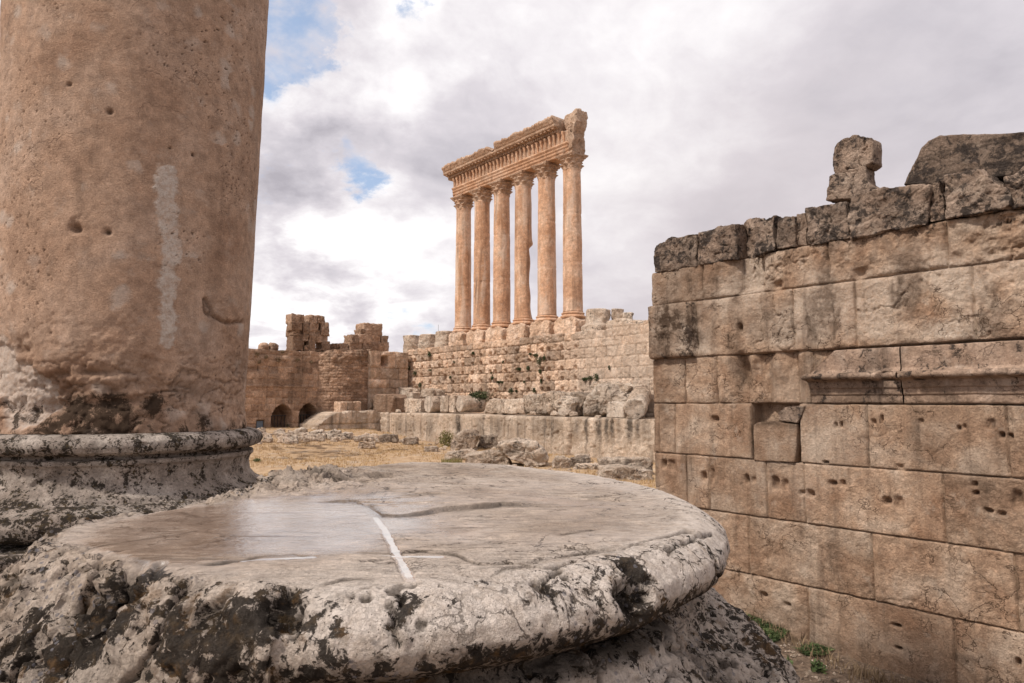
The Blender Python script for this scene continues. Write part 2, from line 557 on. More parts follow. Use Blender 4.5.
    if wet:
        wt = attr('wet')
        wn = t.noise(P, 26.0, 7, .6)
        damp = t.math('MULTIPLY', t.mapr(wt, 0.0, 0.65), t.mapr(wn, .3, .65, .75, 1.0))
        pud = t.mapr(wt, 0.82, 0.95)
        col = t.mix(damp, col, t.vmath('MULTIPLY', col, (0.72, 0.69, 0.67)))
        rg = t.math('SUBTRACT', rg, t.math('MULTIPLY', damp, rough - 0.11), True)
        rg = t.math('SUBTRACT', rg, t.math('MULTIPLY', pud, 0.30), True)
        rg = t.math('MAXIMUM', rg, 0.03)
        bs = t.math('MULTIPLY', t.math('SUBTRACT', 1.0, pud), t.mapr(wt, 0.0, 0.7, bump, bump * 0.12))
        sp = t.math('ADD', t.math('MULTIPLY', t.math('MULTIPLY', damp, 0.75), t.math('SUBTRACT', 1.0, t.math('MULTIPLY', sm, .8))), t.math('ADD', sp, pud), True)
    bp = t.n('ShaderNodeBump', None, Strength=bs, Distance=bdist, Height=h)
    bsdf = t.n('ShaderNodeBsdfPrincipled', None, Base_Color=col, Roughness=rg, Normal=bp)
    t.set(bsdf, 'Specular_IOR_Level', sp)
    if wet:
        t.set(bsdf, 'Coat_Weight', t.math('MULTIPLY', t.mapr(wt, 0.30, 0.85), t.mapr(t.noise(P, 9.0, 7, .65), .30, .55, .55, 1.0)))
        t.set(bsdf, 'Coat_Roughness', t.mapr(wt, 0.78, 0.9, 0.11, 0.04))
        t.set(bsdf, 'Coat_IOR', 1.4)
        t.set(bsdf, 'Coat_Normal', t.n('ShaderNodeBump', None, Strength=t.mapr(wt, .78, .95, .40, 0.0), Distance=.006, Height=wn))
    t.n('ShaderNodeOutputMaterial', None, Surface=bsdf)
    return m


M_wall = stone_mat('ochre_ashlar', [(0.30, 0.178, 0.110), (0.415, 0.28, 0.19), (0.53, 0.405, 0.305)], streak=0.5, lichen=0.02, lscale=6, pale=0.4, scale=1.2, bump=1.0, bdist=0.035, pits=0.9, blkamt=.32, light=(.58, .475, .38), grain=.28, dark=(.055, .04, .032), fine=22, cracks=.8, cscale=1.5, cwid=.012)
M_wtop = stone_mat('weathered_top_stone', [(0.26, 0.18, 0.13), (0.38, 0.275, 0.205), (0.47, 0.36, 0.28)], streak=0.45, lichen=0.22, lscale=7, pale=0.5, bump=1.0, bdist=0.06, fine=18, pits=.7, dark=(.055, .045, .040), grain=.38, light=(.54, .45, .36), lsoft=(.58, .74), cracks=.7, cscale=2.2, cwid=.014)
M_cornice = stone_mat('weathered_moulding', [(0.28, 0.19, 0.13), (0.37, 0.26, 0.19), (0.46, 0.345, 0.265)], streak=0.7, lichen=0.15, lscale=7, pale=0.45, bump=0.9, bdist=.035, pits=.6, dark=(.05, .04, .035), light=(.54, .44, .36), grain=.32, cracks=.5, cscale=1.6)
M_far = stone_mat('pale_block_wall', [(0.55, 0.36, 0.235), (0.69, 0.49, 0.35), (0.77, 0.59, 0.455)], streak=0.35, pale=0.45, scale=0.45, bump=1.0, bdist=.22, fine=16, pits=.8, blkamt=.75, light=(.78, .66, .54), grain=.35, dark=(.08, .06, .05))
M_west = stone_mat('brown_block_wall', [(0.34, 0.21, 0.137), (0.45, 0.295, 0.20), (0.53, 0.37, 0.27)], streak=0.5, pale=0.25, scale=0.4, bump=1.0, bdist=.2, fine=16, pits=.8, blkamt=.5, grain=.4)
M_ledge = stone_mat('streaked_ledge_stone', [(0.50, 0.375, 0.27), (0.61, 0.475, 0.36), (0.70, 0.57, 0.45)], streak=0.55, pale=0.35, scale=0.5, bump=.9, bdist=.16, fine=16, pits=.8, dark=(.06, .055, .05))
M_jcol = stone_mat('warm_column_stone', [(0.47, 0.265, 0.155), (0.58, 0.35, 0.22), (0.65, 0.455, 0.325)], streak=0.55, pale=0.45, scale=0.4, bump=0.7, bdist=.1, fine=14, pits=.4, light=(.70, .57, .46), dark=(.10, .06, .04))
M_jent = stone_mat('carved_entablature_stone', [(0.43, 0.275, 0.18), (0.53, 0.355, 0.245), (0.62, 0.455, 0.335)], streak=0.3, lichen=.04, lscale=3., pale=0.35, scale=0.4, bump=1.0, bdist=.15, fine=16, pits=.5, dark=(.10, .075, .055), grain=.4)
M_rub = stone_mat('grey_fallen_stone', [(0.45, 0.33, 0.24), (0.60, 0.47, 0.36), (0.71, 0.59, 0.475)], streak=0.4, lichen=0.14, lscale=3.5, pale=0.5, scale=0.7, bump=1.0, bdist=.16, fine=14, pits=.7, dark=(.10, .08, .065), light=(.70, .62, .53), grain=.4, cracks=.8, cscale=.9, cwid=.016)
M_shaft = stone_mat('giant_column_shaft', [(0.36, 0.225, 0.150), (0.445, 0.295, 0.205), (0.505, 0.355, 0.262)], streak=0.22, lichen=0.0, lscale=7, pale=0.22, scale=1.9, bump=0.85, bdist=0.014, fine=44, pits=1.0, light=(.60, .52, .45), dark=(.04, .028, .02), grain=.26, spots=.45, cracks=.5, cscale=1.8, cwid=.006)
M_base = stone_mat('lichen_column_base', [(0.30, 0.24, 0.195), (0.42, 0.35, 0.295), (0.54, 0.47, 0.405)], streak=0.4, lichen=0.36, lscale=42, pale=0.4, scale=2.0, bump=1.0, bdist=0.02, fine=34, pits=.9, dark=(.028, .023, .018), mossamt=.6, grain=.38, lsoft=(.63, .73), light=(.64, .56, .48))
M_fore = stone_mat('wet_limestone', [(0.28, 0.21, 0.155), (0.40, 0.32, 0.255), (0.50, 0.42, 0.35)], streak=0.0, lichen=0.0, lscale=36, pale=0.4, scale=2.4, rough=.82, bump=1.0, bdist=0.008, fine=52, pits=.8, dark=(.016, .013, .011), mossamt=.45, moss=(.08, .05, .022), wet=True, light=(.66, .58, .51), spec=.10, grain=.26, lsoft=(.66, .73), lbig=.45, cracks=.85, cscale=7.0, cwid=.016, sgate=.6)
M_pod = stone_mat('podium_paving', [(0.26, 0.19, 0.14), (0.33, 0.25, 0.19), (0.40, 0.31, 0.24)], streak=0.1, lichen=.3, pale=.2)


def simple_mat(name, c1, c2, scale=3.0, rough=0.9, bump=0.3):
    m = bpy.data.materials.new(name); m.use_nodes = True
    t = NT(m.node_tree)
    tc = t.n('ShaderNodeTexCoord')
    oi = t.n('ShaderNodeObjectInfo')
    a = t.noise(tc.outputs['Object'], scale, 5, .6)
    at = t.n('ShaderNodeAttribute', {'attribute_name': 'blk'}).outputs['Fac']
    f = t.math('ADD', t.mapr(a, .3, .7), at, True)
    col = t.mix(f, c1, c2)
    bp = t.n('ShaderNodeBump', None, Strength=bump, Distance=.02, Height=a)
    b = t.n('ShaderNodeBsdfPrincipled', None, Base_Color=col, Roughness=rough, Normal=bp)
    t.n('ShaderNodeOutputMaterial', None, Surface=b)
    return m


M_leaf = simple_mat('caper_leaf', (0.035, 0.05, 0.018), (0.08, 0.095, 0.035), 1.0)
M_leafy = simple_mat('yellow_green_leaf', (0.14, 0.13, 0.04), (0.26, 0.22, 0.08), 1.0)
M_weed = simple_mat('green_weed', (0.045, 0.075, 0.022), (0.10, 0.135, 0.045), 2.0)
M_straw = simple_mat('dry_straw', (0.33, 0.205, 0.09), (0.52, 0.36, 0.18), 2.0)
M_strawd = simple_mat('dull_dry_stalk', (0.16, 0.105, 0.06), (0.27, 0.19, 0.11), 2.0)
M_door = simple_mat('blue_grey_door', (0.10, 0.13, 0.17), (0.14, 0.17, 0.21), 3.0, .6, .1)
M_wood = simple_mat('dark_timber', (0.05, 0.035, 0.025), (0.09, 0.06, 0.04), 3.0)
M_iron = simple_mat('dark_iron', (0.03, 0.03, 0.03), (0.06, 0.055, 0.05), 3.0, .6)


def ground_mat():
    m = bpy.data.materials.new('dry_grass_ground'); m.use_nodes = True
    t = NT(m.node_tree)
    P = t.n('ShaderNodeTexCoord').outputs['Object']
    a = t.noise(P, 0.16, 8, .6, .5)
    b = t.noise(P, 1.3, 9, .65)
    c = t.noise(P, 9.0, 8, .7)
    straw = t.mix(t.mapr(b, .35, .65), (0.34, 0.215, 0.115), (0.50, 0.35, 0.21))
    soil = t.mix(t.mapr(c, .35, .65), (0.105, 0.068, 0.044), (0.22, 0.155, 0.105))
    far = t.n('ShaderNodeAttribute', {'attribute_name': 'grass'}).outputs['Fac']
    f = t.mapr(t.math('ADD', t.math('ADD', a, t.math('MULTIPLY', t.math('SUBTRACT', b, .5), .6)), t.math('MULTIPLY', t.math('SUBTRACT', far, .5), .9)), .36, .6)
    col = t.mix(f, soil, straw)
    pale = t.mapr(t.noise(P, .45, 7, .65), .52, .64, 0, .65)
    col = t.mix(pale, col, (0.42, 0.34, 0.26))
    k = t.mapr(c, .25, .75, .65, 1.3, False)
    col = t.vmath('MULTIPLY', col, t.n('ShaderNodeCombineXYZ', None, X=k, Y=k, Z=k).outputs[0])
    bp = t.n('ShaderNodeBump', None, Strength=.8, Distance=.05, Height=t.math('ADD', c, t.noise(P, 40, 6, .7)))
    bs = t.n('ShaderNodeBsdfPrincipled', None, Base_Color=col, Roughness=.95, Normal=bp)
    t.n('ShaderNodeOutputMaterial', None, Surface=bs)
    return m


M_ground = ground_mat()

# ------------------------------------------------------------------ ground
def ground_z(x, y):
    x = np.asarray(x, float); y = np.asarray(y, float)
    dd = -x * RV[0] - y * RV[1]          # along the walls, to the west
    nn = x * NV[0] + y * NV[1]           # across, to the north
    z = -5.45 + 0 * x
    z = z + 1.7 * sstep(66, 92, dd) * sstep(52, 46, nn)
    # earth banked against the near wall
    u = -dd
    z = z + sstep(13.0, 15.2, nn) * (nn < 17) * np.interp(u, [-14, -9.45, -7.36, -5.58, 0], [0.45, 0.38, 0.08, 0.0, 0.0])
    Pn = np.stack([x, y, 0 * x], 1)
    z = z + 0.10 * fbm(Pn * 0.15, 3, 5) + 0.05 * fbm(Pn * 0.9, 3, 6)
    return z


def graded(lo, hi, core_lo, core_hi, step):
    core = np.arange(core_lo, core_hi, step)
    a, s, left = core_lo, step, []
    while a > lo:
        s *= 1.25; a -= s; left.append(a)
    a, s, right = core[-1], step, []
    while a < hi:
        s *= 1.25; a += s; right.append(a)
    return np.array(left[::-1] + list(core) + right)


gx = graded(-1500, 1500, -45, 22, 0.3)
gy = graded(-600, 2500, 2, 112, 0.4)
X, Y = np.meshgrid(gx, gy)
X, Y = X.ravel(), Y.ravel()
Z = ground_z(X, Y)
grass = sstep(15, 24, -X * RV[0] - Y * RV[1])
g = obj('ground', np.stack([X, Y, Z], 1), grid_faces(len(gx), len(gy)), M_ground, attrs={'grass': grass})
tag(g, kind='structure')

# ------------------------------------------------------------------ heightfield walls
def height_wall(fr, us, ztop, z0, nz, depth_fn, thick, zpow=1.0):
    """front grid with relief plus closed sides and back; returns V, F, attrs"""
    nu = len(us)
    ztop = np.broadcast_to(ztop, (nu,)).astype(float)
    tt = np.linspace(0, 1, nz) ** zpow
    U = np.repeat(us[None], nz, 0)
    Zg = z0 + tt[:, None] * (ztop - z0)[None]
    t, at = depth_fn(U.ravel(), Zg.ravel())
    V = fr.pt(U.ravel(), Zg.ravel(), t)
    F = grid_faces(nu, nz)
    # perimeter -> back
    bot = np.arange(nu); rt = np.arange(1, nz) * nu + nu - 1
    top = (nz - 1) * nu + np.arange(nu - 2, -1, -1); lf = np.arange(nz - 2, 0, -1) * nu
    per = np.concatenate([bot, rt, top, lf])
    n0 = len(V)
    back = fr.pt(U.ravel()[per], Zg.ravel()[per], np.full(len(per), -thick))
    mid = (V[per] + back) / 2 + 0.04 * vfbm(V[per] * 1.3, 2, 3)
    m = len(per); j = np.arange(m); j2 = (j + 1) % m
    F2 = np.stack([per[j2], per[j], n0 + j, n0 + j2], 1)
    F3 = np.stack([n0 + j2, n0 + j, n0 + m + j, n0 + m + j2], 1)
    V = np.vstack([V, mid, back])
    # back cap: strips between bottom row and top row
    cb = n0 + m + np.arange(nu)
    ct = n0 + m + (nu + nz - 1) - 1 + np.arange(nu)          # top row runs right to left in per
    ct = n0 + m + np.concatenate([[nu + nz - 2], nu + nz - 1 + np.arange(nu - 1)])[::-1]
    F4 = np.stack([cb[:-1], ct[:-1], ct[1:], cb[1:]], 1)
    A = {}
    for k, a in at.items():
        A[k] = np.concatenate([a, a[per], a[per]])
    return V, np.concatenate([F, F2, F3, F4]), A


def coursed(U, Z, bounds, joints, gw, gd, seed=0, rough=0.02, proud=0.03, rs=0.6, edge=0.0, cell_rough=True, wobble=0.6, gv=1.0):
    """bounds: list of z values or callables; joints: list per course of u values"""
    nb = len(bounds)
    B = np.stack([b(U) if callable(b) else np.full(U.shape, b) for b in bounds])
    P3 = np.stack([U, Z, 0 * U], 1)
    wob = wobble * gw * fbm(P3 * 2.2, 3, seed + 3)
    k = np.clip((Z[None] + wob >= B).sum(0) - 1, 0, nb - 2)
    zl = np.take_along_axis(B, k[None], 0)[0]; zh = np.take_along_axis(B, k[None] + 1, 0)[0]
    dz = np.minimum(np.abs(Z + wob - zl), np.abs(zh - Z - wob))
    du = np.full(U.shape, 9.0); idx = np.zeros(U.shape, int)
    uw = U + wob
    for c in range(nb - 1):
        mk = k == c
        js = np.asarray(joints[c], float)
        if not mk.any() or len(js) == 0:
            continue
        i = np.searchsorted(js, uw[mk])
        lo = js[np.clip(i - 1, 0, len(js) - 1)]; hi = js[np.clip(i, 0, len(js) - 1)]
        du[mk] = np.minimum(np.abs(uw[mk] - lo), np.abs(uw[mk] - hi)); idx[mk] = i
    dist = np.minimum(dz, du)
    hsh = _h(idx, k, k * 0 + 1, seed + 77)
    blk = (hsh & np.uint32(1023)).astype(float) / 1023 - 0.5
    b2 = ((hsh >> np.uint32(10)) & np.uint32(1023)).astype(float) / 1023 - 0.5
    t = -gd * np.maximum(np.exp(-(dz / gw) ** 2), gv * np.exp(-(du / gw) ** 2)) + proud * b2
    if edge:
        t = t - edge * np.exp(-(dist / (gw * 3.5)) ** 2) * (0.6 + 1.6 * np.clip(fbm(P3 * 1.7, 3, seed + 8), -.3, .6))
    rk = rough * (0.5 + 1.4 * ((hsh >> np.uint32(20)) & np.uint32(1023)).astype(float) / 1023) if cell_rough else rough
    t = t + rk * fbm(np.stack([U / rs, Z / rs, blk * 9], 1), 5, seed, 0.6)
    return t, blk, dist, k


# ------------------------------------------------------------------ near ashlar wall on the right
FW = north(15.1)
def jl(pts):  # mean u of traced joint points
    return float(np.mean([FW.px(*q)[0] for q in pts]))
zb = [-7.0, -5.6, -4.14, -2.755, -1.41, -0.075, 1.13, 2.605, 3.56]
jn = [
    [-12.5, -10.5, -8.1, -5.2, -2.4],
    [jl([(809, 640)]), jl([(955, 640)]), -11.2, -1.2],
    [jl([(749, 540)]), jl([(873, 570)]), jl([(1017, 600)]), -13, -1.0],
    [jl([(687, 480)]), jl([(709, 480)]), jl([(766, 470)]), jl([(805, 500)]), jl([(944, 510)]), -13, -1.6],
    [jl([(659, 430)]), jl([(675, 430)]), jl([(752, 430)]), jl([(799, 430)]), jl([(868, 440)]), jl([(1008, 440)]), -1.9, -13],
    [jl([(685, 380)]), jl([(717, 380)]), jl([(795, 380)]), jl([(812, 375)]), -13, jl([(902, 370)])],
    [jl([(696, 330)]), jl([(792, 315)]), jl([(855, 315)]), jl([(973, 300)]), -13, -1.7],
    [jl([(703, 285)]), jl([(738, 280)]), jl([(759, 270)]), jl([(828, 262)]), jl([(946, 240)]), -13, -1.5],
]
jn = [sorted(j) for j in jn]
holes = [(776, 285, 6, 4.5), (859, 273, 8, 5), (957, 258, 11, 5), (739, 328, 4.5, 5.5),
         (664, 464, 3, 5), (671.5, 465, 3, 5), (704, 477, 3, 5), (712, 475, 3, 8), (747, 479, 3, 5), (754, 480, 3, 5), (775, 483, 4, 6), (785, 484, 4, 6),
         (802, 493, 3, 4), (811, 494, 4, 4), (833, 483, 4, 4), (843, 483, 4, 4), (887, 501, 5, 6), (899, 502, 5, 6.5), (975, 484, 4, 4), (976, 493, 4, 3), (989, 511, 6, 4), (1002, 514, 5, 4),
         (836, 425, 2, 3), (841.5, 425, 2, 3), (874, 422, 4, 3), (882, 419, 2, 4), (921, 421, 2.5, 2.5), (959, 428, 2.5, 4), (964.5, 427, 2, 3), (991, 424.6, 4.5, 4.5), (1002, 435, 3.5, 3.5), (1011, 436, 3.5, 3.5), (900, 467, 5, 3),
         (764, 595, 4, 4), (787, 605, 4, 4), (896, 625.5, 5, 3), (899, 648, 4, 3), (1018, 663, 3, 5), (715, 419, 4, 3), (826, 462, 3, 2), (1018, 498, 9, 9)]
holes_uz = []
for (x, y, rx, ry) in holes:
    u, z = FW.px(x, y); u2, z2 = FW.px(x + rx, y + ry)
    holes_uz.append((u, z, abs(u2 - u), abs(z2 - z)))


def blobs(fr, items, U, Z):
    s = np.zeros(U.shape)
    for (x, y, rx, ry, a) in items:
        u, z = fr.px(x, y); u2, z2 = fr.px(x + rx, y + ry)
        s = np.maximum(s, a * np.exp(-((U - u) / (u2 - u)) ** 2 - ((Z - z) / (z2 - z)) ** 2))
    return s


u_rec0, u_rec1 = FW.px(752.5, 430)[0], FW.px(799, 430)[0]
u_cor = FW.px(815, 375)[0]
stainW = [(672, 325, 22, 30, .95), (735, 290, 6, 14, .9), (715, 280, 14, 12, .4), (700, 320, 8, 26, .35), (738, 352, 12, 60, .6), (742, 375, 10, 20, .8), (775, 380, 10, 22, .35), (800, 380, 8, 22, .35),
          (930, 440, 25, 34, .4), (972, 470, 20, 16, .5), (1000, 450, 12, 40, .35), (985, 490, 16, 16, .5), (950, 655, 45, 18, .6), (850, 640, 60, 14, .3), (1010, 390, 14, 20, .4),
          (690, 285, 40, 22, .6), (680, 330, 34, 28, .75), (760, 330, 50, 26, .35), (665, 400, 8, 30, .4), (720, 400, 40, 4, .4), (780, 640, 40, 18, .4), (690, 475, 16, 24, .25), (752, 432, 4, 30, .8), (835, 545, 10, 30, .2), (880, 600, 14, 24, .18)]


def right_depth(U, Z):
    t, blk, dist, k = coursed(U, Z, zb, jn, 0.015, 0.07, seed=3, rough=0.03, proud=0.03, rs=0.4, edge=0.0, wobble=1.2)
    t = t - (.006 + .04 * sstep(.9, 1.2, Z)) * np.exp(-(dist / .06) ** 2) * (.6 + 1.6 * np.clip(fbm(np.stack([U, Z, 0 * U], 1) * 1.7, 3, 11), -.3, .6))
    P3 = np.stack([U, Z, 0 * U], 1)
    # quarry-faced courses in the upper part
    up = sstep(1.0, 1.3, Z)
    t = t + up * (0.05 * fbm(P3 * 2.2, 5, 21, .62) - 0.05 * ridged(P3 * np.array([1.5, 1.1, 1]), 4, 33) * sstep(-.05, .25, fbm(P3 * .8, 2, 4)))
    t = t - (1 - up) * 0.02 * ridged(P3 * np.array([.8, 1.2, 1]), 4, 35) * sstep(0, .3, fbm(P3 * .9, 2, 6))
    # rotten end of the upper courses
    rot = sstep(-4.9, -3.8, U) * sstep(2.2, 2.7, Z)
    t = t + rot * (0.22 * fbm(P3 * 1.8, 5, 50, .6) - 0.08)
    rot2 = np.exp(-((U + 9.0) / .45) ** 2) * sstep(2.6, 2.8, Z)
    t = t - 0.30 * rot2
    # leftmost dark block stands proud
    t = t + 0.16 * (k == 6) * (U < jl([(696, 330)]))
    # cornice bed and eroded fluting beside it
    rowc = (k == 5)
    t = t - 0.16 * rowc * (U > u_cor)
    fl = rowc * sstep(jl([(728, 380)]), jl([(750, 380)]), U) * (U <= u_cor)
    t = t - fl * (0.12 + 0.10 * np.sin(U * 9.3 + 1.5 * fbm(P3 * 1.2, 3, 2)) + 0.08 * fbm(P3 * np.array([3, .6, 1]), 4, 9))
    pu, pz = FW.px(740, 372)
    t = t - 0.28 * np.exp(-((U - pu) / .22) ** 2 - ((Z - pz) / .38) ** 2)
    # niche
    rec = sstep(u_rec0 - .03, u_rec0 + .02, U) * sstep(u_rec1 + .03, u_rec1 - .02, U) * (k == 4)
    t = t * (1 - rec) - 0.42 * rec
    # lower wall worn back
    t = t + 0.03 * fbm(P3 * .5, 3, 13)
    low = sstep(-4.6, -5.2, Z)
    t = t + low * (.05 * fbm(P3 * 1.5, 4, 60) + .03)
    for (u, z, a, b) in holes_uz:
        a = a * (.55 + .35 * abs(math.sin(u * 5.1))); b = b * (.6 + .35 * abs(math.sin(u * 3.3 + z)))
        q = np.abs((U - u) / a) ** 3 + np.abs((Z - z) / b) ** 3
        wob = 1 + 1.3 * fbm(P3 * 4 + u, 2, 14)
        t = t - (0.07 + .11 * abs(math.sin(u * 7.7))) * np.exp(-np.clip(q * np.clip(wob, .4, 2), 0, 40))
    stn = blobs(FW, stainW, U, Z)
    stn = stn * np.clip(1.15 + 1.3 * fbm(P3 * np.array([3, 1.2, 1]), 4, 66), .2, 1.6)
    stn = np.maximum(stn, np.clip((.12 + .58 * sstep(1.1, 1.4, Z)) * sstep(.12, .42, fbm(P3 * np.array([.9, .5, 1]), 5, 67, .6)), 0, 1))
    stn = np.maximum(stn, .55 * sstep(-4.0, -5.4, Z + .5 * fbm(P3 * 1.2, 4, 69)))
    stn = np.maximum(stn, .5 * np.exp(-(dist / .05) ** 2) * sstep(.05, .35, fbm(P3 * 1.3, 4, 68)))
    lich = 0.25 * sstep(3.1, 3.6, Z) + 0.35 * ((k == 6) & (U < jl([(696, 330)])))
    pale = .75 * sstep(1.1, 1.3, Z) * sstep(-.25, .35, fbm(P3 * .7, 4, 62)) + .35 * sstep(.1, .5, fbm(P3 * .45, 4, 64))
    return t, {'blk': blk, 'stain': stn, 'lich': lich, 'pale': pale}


us = np.concatenate([np.arange(-11.93, -2.9, 0.02), np.arange(-2.9, 3.0, 0.06)])
V, F, A = height_wall(FW, us, 3.56, -6.6, 500, right_depth, 2.2)
wloc = FW.pt(-6.0, -5.4, 0)
ashlar = empty('ashlar_wall', wloc)
tag(ashlar, 'tall ochre wall of big squared blocks with clamp holes and a moulded band', 'wall')
obj('masonry', V, F, M_wall, ashlar, wloc, A)


def moulding(u_top, u_lip, u_bot, u1, seed):
    prof = np.array([(0.02, 1.10), (0.07, 1.085), (0.08, 1.0), (0.07, 0.8), (0.06, 0.66), (0.10, 0.60), (0.30, 0.585), (0.34, 0.55), (0.345, 0.50), (0.31, 0.455),
                     (0.15, 0.43), (0.10, 0.40), (0.095, 0.27), (0.06, 0.255), (0.058, 0.13), (0.03, 0.115), (0.026, -0.03), (0.0, -0.06)])
    # resample
    c = np.concatenate([[0], np.cumsum(np.linalg.norm(np.diff(prof, axis=0), axis=1))])
    s = np.linspace(0, c[-1], 90)
    o = np.interp(s, c, prof[:, 0]); z = np.interp(s, c, prof[:, 1])
    ul = np.interp(z, [-0.06, 0.3, 0.52, 1.13], [u_bot, u_bot, u_lip, u_top])
    m = int((u1 - u_lip) / 0.02)
    tt = np.linspace(0, 1, m)
    U = ul[:, None] + (u1 - ul)[:, None] * tt[None]
    Zg = np.repeat(z[:, None], m, 1); O = np.repeat(o[:, None], m, 1)
    P3 = np.stack([U.ravel(), Zg.ravel(), O.ravel()], 1)
    chip = sstep(.12, .4, fbm(P3 * np.array([2.2, 1, 1]), 3, seed)) * (O.ravel() > .12) * .18
    t = O.ravel() - chip + .012 * fbm(P3 * 6, 4, seed + 3) + .03 * fbm(P3 * 1.4, 3, seed + 5)
    V = FW.pt(U.ravel(), Zg.ravel() + 0.02 * fbm(P3 * 1.5, 3, seed + 7), t)
    F = grid_faces(m, len(z))[:, ::-1]
    # end caps + back
    n0 = len(V)
    b = FW.pt(U.ravel(), Zg.ravel(), np.full(U.size, -0.18)).reshape(len(z), m, 3)
    e0 = b[:, 0]; e1 = b[:, -1]
    V = np.vstack([V, e0, e1])
    j = np.arange(len(z) - 1)
    Fe0 = np.stack([n0 + j, j * m, (j + 1) * m, n0 + j + 1], 1)
    Fe1 = np.stack([j * m + m - 1, n0 + len(z) + j, n0 + len(z) + j + 1, (j + 1) * m + m - 1], 1)
    top = np.stack([0, n0, n0 + len(z), m - 1])[None]
    botm = np.stack([(len(z) - 1) * m, m * len(z) - 1, n0 + 2 * len(z) - 1, n0 + len(z) - 1])[None]
    P3b = V
    st = 0.75 * np.exp(-((Zg.ravel() - .38) / .10) ** 2) * 0 + 0.5 * sstep(-.1, .3, fbm(P3 * np.array([.7, .3, 1]), 3, seed + 11))
    A = {'stain': np.concatenate([st, np.zeros(len(V) - n0)]), 'blk': np.full(len(V), .1), 'lich': np.full(len(V), .1)}
    return V, [np.concatenate([F, Fe0, Fe1])], A


uj = FW.px(902.5, 370)[0]
V, F, A = moulding(FW.px(838, 349)[0], FW.px(808, 388)[0], FW.px(812, 400)[0], uj - .012, 71)
obj('moulding', V, F, M_cornice, ashlar, wloc, A)
V, F, A = moulding(uj + .012, uj + .012, uj + .012, -0.6, 72)
obj('moulding', V, F, M_cornice, ashlar, wloc, A)


def c4(L): return [(650 + X / 2.738, 130 + Y / 2.738) for X, Y in L]
TOP = [
    ([(11, 392), (13, 312), (60, 296), (125, 283), (129, 374)], 1.5, .10, 'leftmost dark weathered block on top of the tall ochre wall', .0),
    ([(131, 372), (129, 280), (180, 268), (232, 257), (240, 352)], 1.3, .10, 'tilted grey squared block second from the left on top of the tall ochre wall', .05),
    ([(242, 350), (246, 268), (268, 240), (290, 243), (290, 345)], 1.0, -.35, 'round shouldered dark stone set back between two upright blocks on the wall top', -.4),
    ([(286, 344), (287, 249), (337, 236), (341, 330)], 1.0, .08, 'upright tan block standing beside the narrow gap on the wall top', .02),
    ([(346, 330), (347, 242), (370, 234), (397, 236), (398, 320)], 1.1, .05, 'upright dark pitted block right of the narrow gap on the wall top', .0),
    ([(401, 320), (399, 228), (424, 224), (432, 314)], 1.1, .02, 'thin dark upright slab wedged beside a wide blackened block on the wall top', -.05),
    ([(430, 316), (426, 212), (470, 204), (541, 191), (545, 300)], 1.4, .12, 'wide blackened block under the standing stone, crossed by a tan scar', .06),
    ([(543, 300), (543, 180), (620, 165), (700, 152), (757, 147), (764, 175), (756, 258)], 1.4, .15, 'long lichen mottled block left of the open crack on the wall top', .10),
    ([(768, 250), (771, 150), (801, 134), (806, 244)], 1.2, .12, 'narrow pale block between the open crack and the grey slab on the wall top', -.02),
    ([(805, 247), (802, 126), (900, 107), (956, 146), (975, 170), (991, 208)], 1.4, .14, 'slate grey cracked block below the arched dark stone', .10),
    ([(990, 216), (968, 165), (960, 128), (1000, 108), (1060, 84), (1100, 180), (1100, 200)], 1.4, .2, 'pale crumbling rock mass at the right end of the wall top', .02),
]
for i, (poly, th, amp, lab, out) in enumerate(TOP):
    dk = .75 if i in (0, 4, 5, 6) else .45 if i in (1, 7) else .15
    stone('loose_block', FW.shift(-out), c4(poly), th, M_wtop, lab, 'stone block', None, seed=100 + i, rnd=.10, amp=abs(amp) * .30 + .055,
          nz=.5, res=.03, octs=6, sharp=.035, crack=.12, facet=.35, attrs={'stain': lambda W, V, dk=dk: dk * np.clip(.55 + 1.2 * fbm(W * 1.1, 3, 5), 0, 1), 'lich': .15})

stone('arched_stone', FW.shift(.5), c4([(690, 150), (700, 122), (718, 90), (737, 48), (760, 26), (790, 13), (860, 10), (980, 7), (1120, -2), (1120, 110), (1000, 125), (800, 150)]), 1.5, M_wtop,
      'big dark arched stone with a curved end, lying on top of the tall wall', 'stone block', seed=130, rnd=.12, amp=.045, nz=.8, res=.035, octs=6, crack=.05, facet=.15,
      attrs={'stain': lambda W, V: np.clip(.35 + .9 * fbm(W * .9, 3, 5) + .5 * sum(np.exp(-((V[:, 1] - q) / .03) ** 2) for q in (4.62, 5.02, 5.10)), 0, 1), 'lich': .2})
# dotted carved lines of the arched stone are drawn as dark bands in its colour, without relief
stone('standing_stone', FW.shift(.35), c4([(482, 194), (481, 168), (490, 128), (506, 118), (545, 108), (588, 96), (590, 120), (596, 142), (620, 162), (590, 178), (545, 190)]), .5, M_wtop,
      'squat tan rock carrying a smaller rock, standing on the wall top', 'rock', seed=141, rnd=.12, amp=.05, nz=.4, res=.025, octs=6, sharp=.04, crack=.1, facet=.3, attrs={'lich': -.05})
stone('standing_stone', FW.shift(.38), c4([(506, 122), (496, 98), (498, 66), (508, 42), (526, 24), (556, 12), (570, 14), (572, 18), (606, 20), (612, 32), (611, 88), (596, 100), (560, 106), (530, 118)]), .5, M_wtop,
      'rounded grey rock balanced on a tan rock, the highest of the wall top', 'rock', seed=147, rnd=.10, amp=.045, nz=.35, res=.025, octs=6, sharp=.06, crack=.1, facet=.3, attrs={'lich': .0})


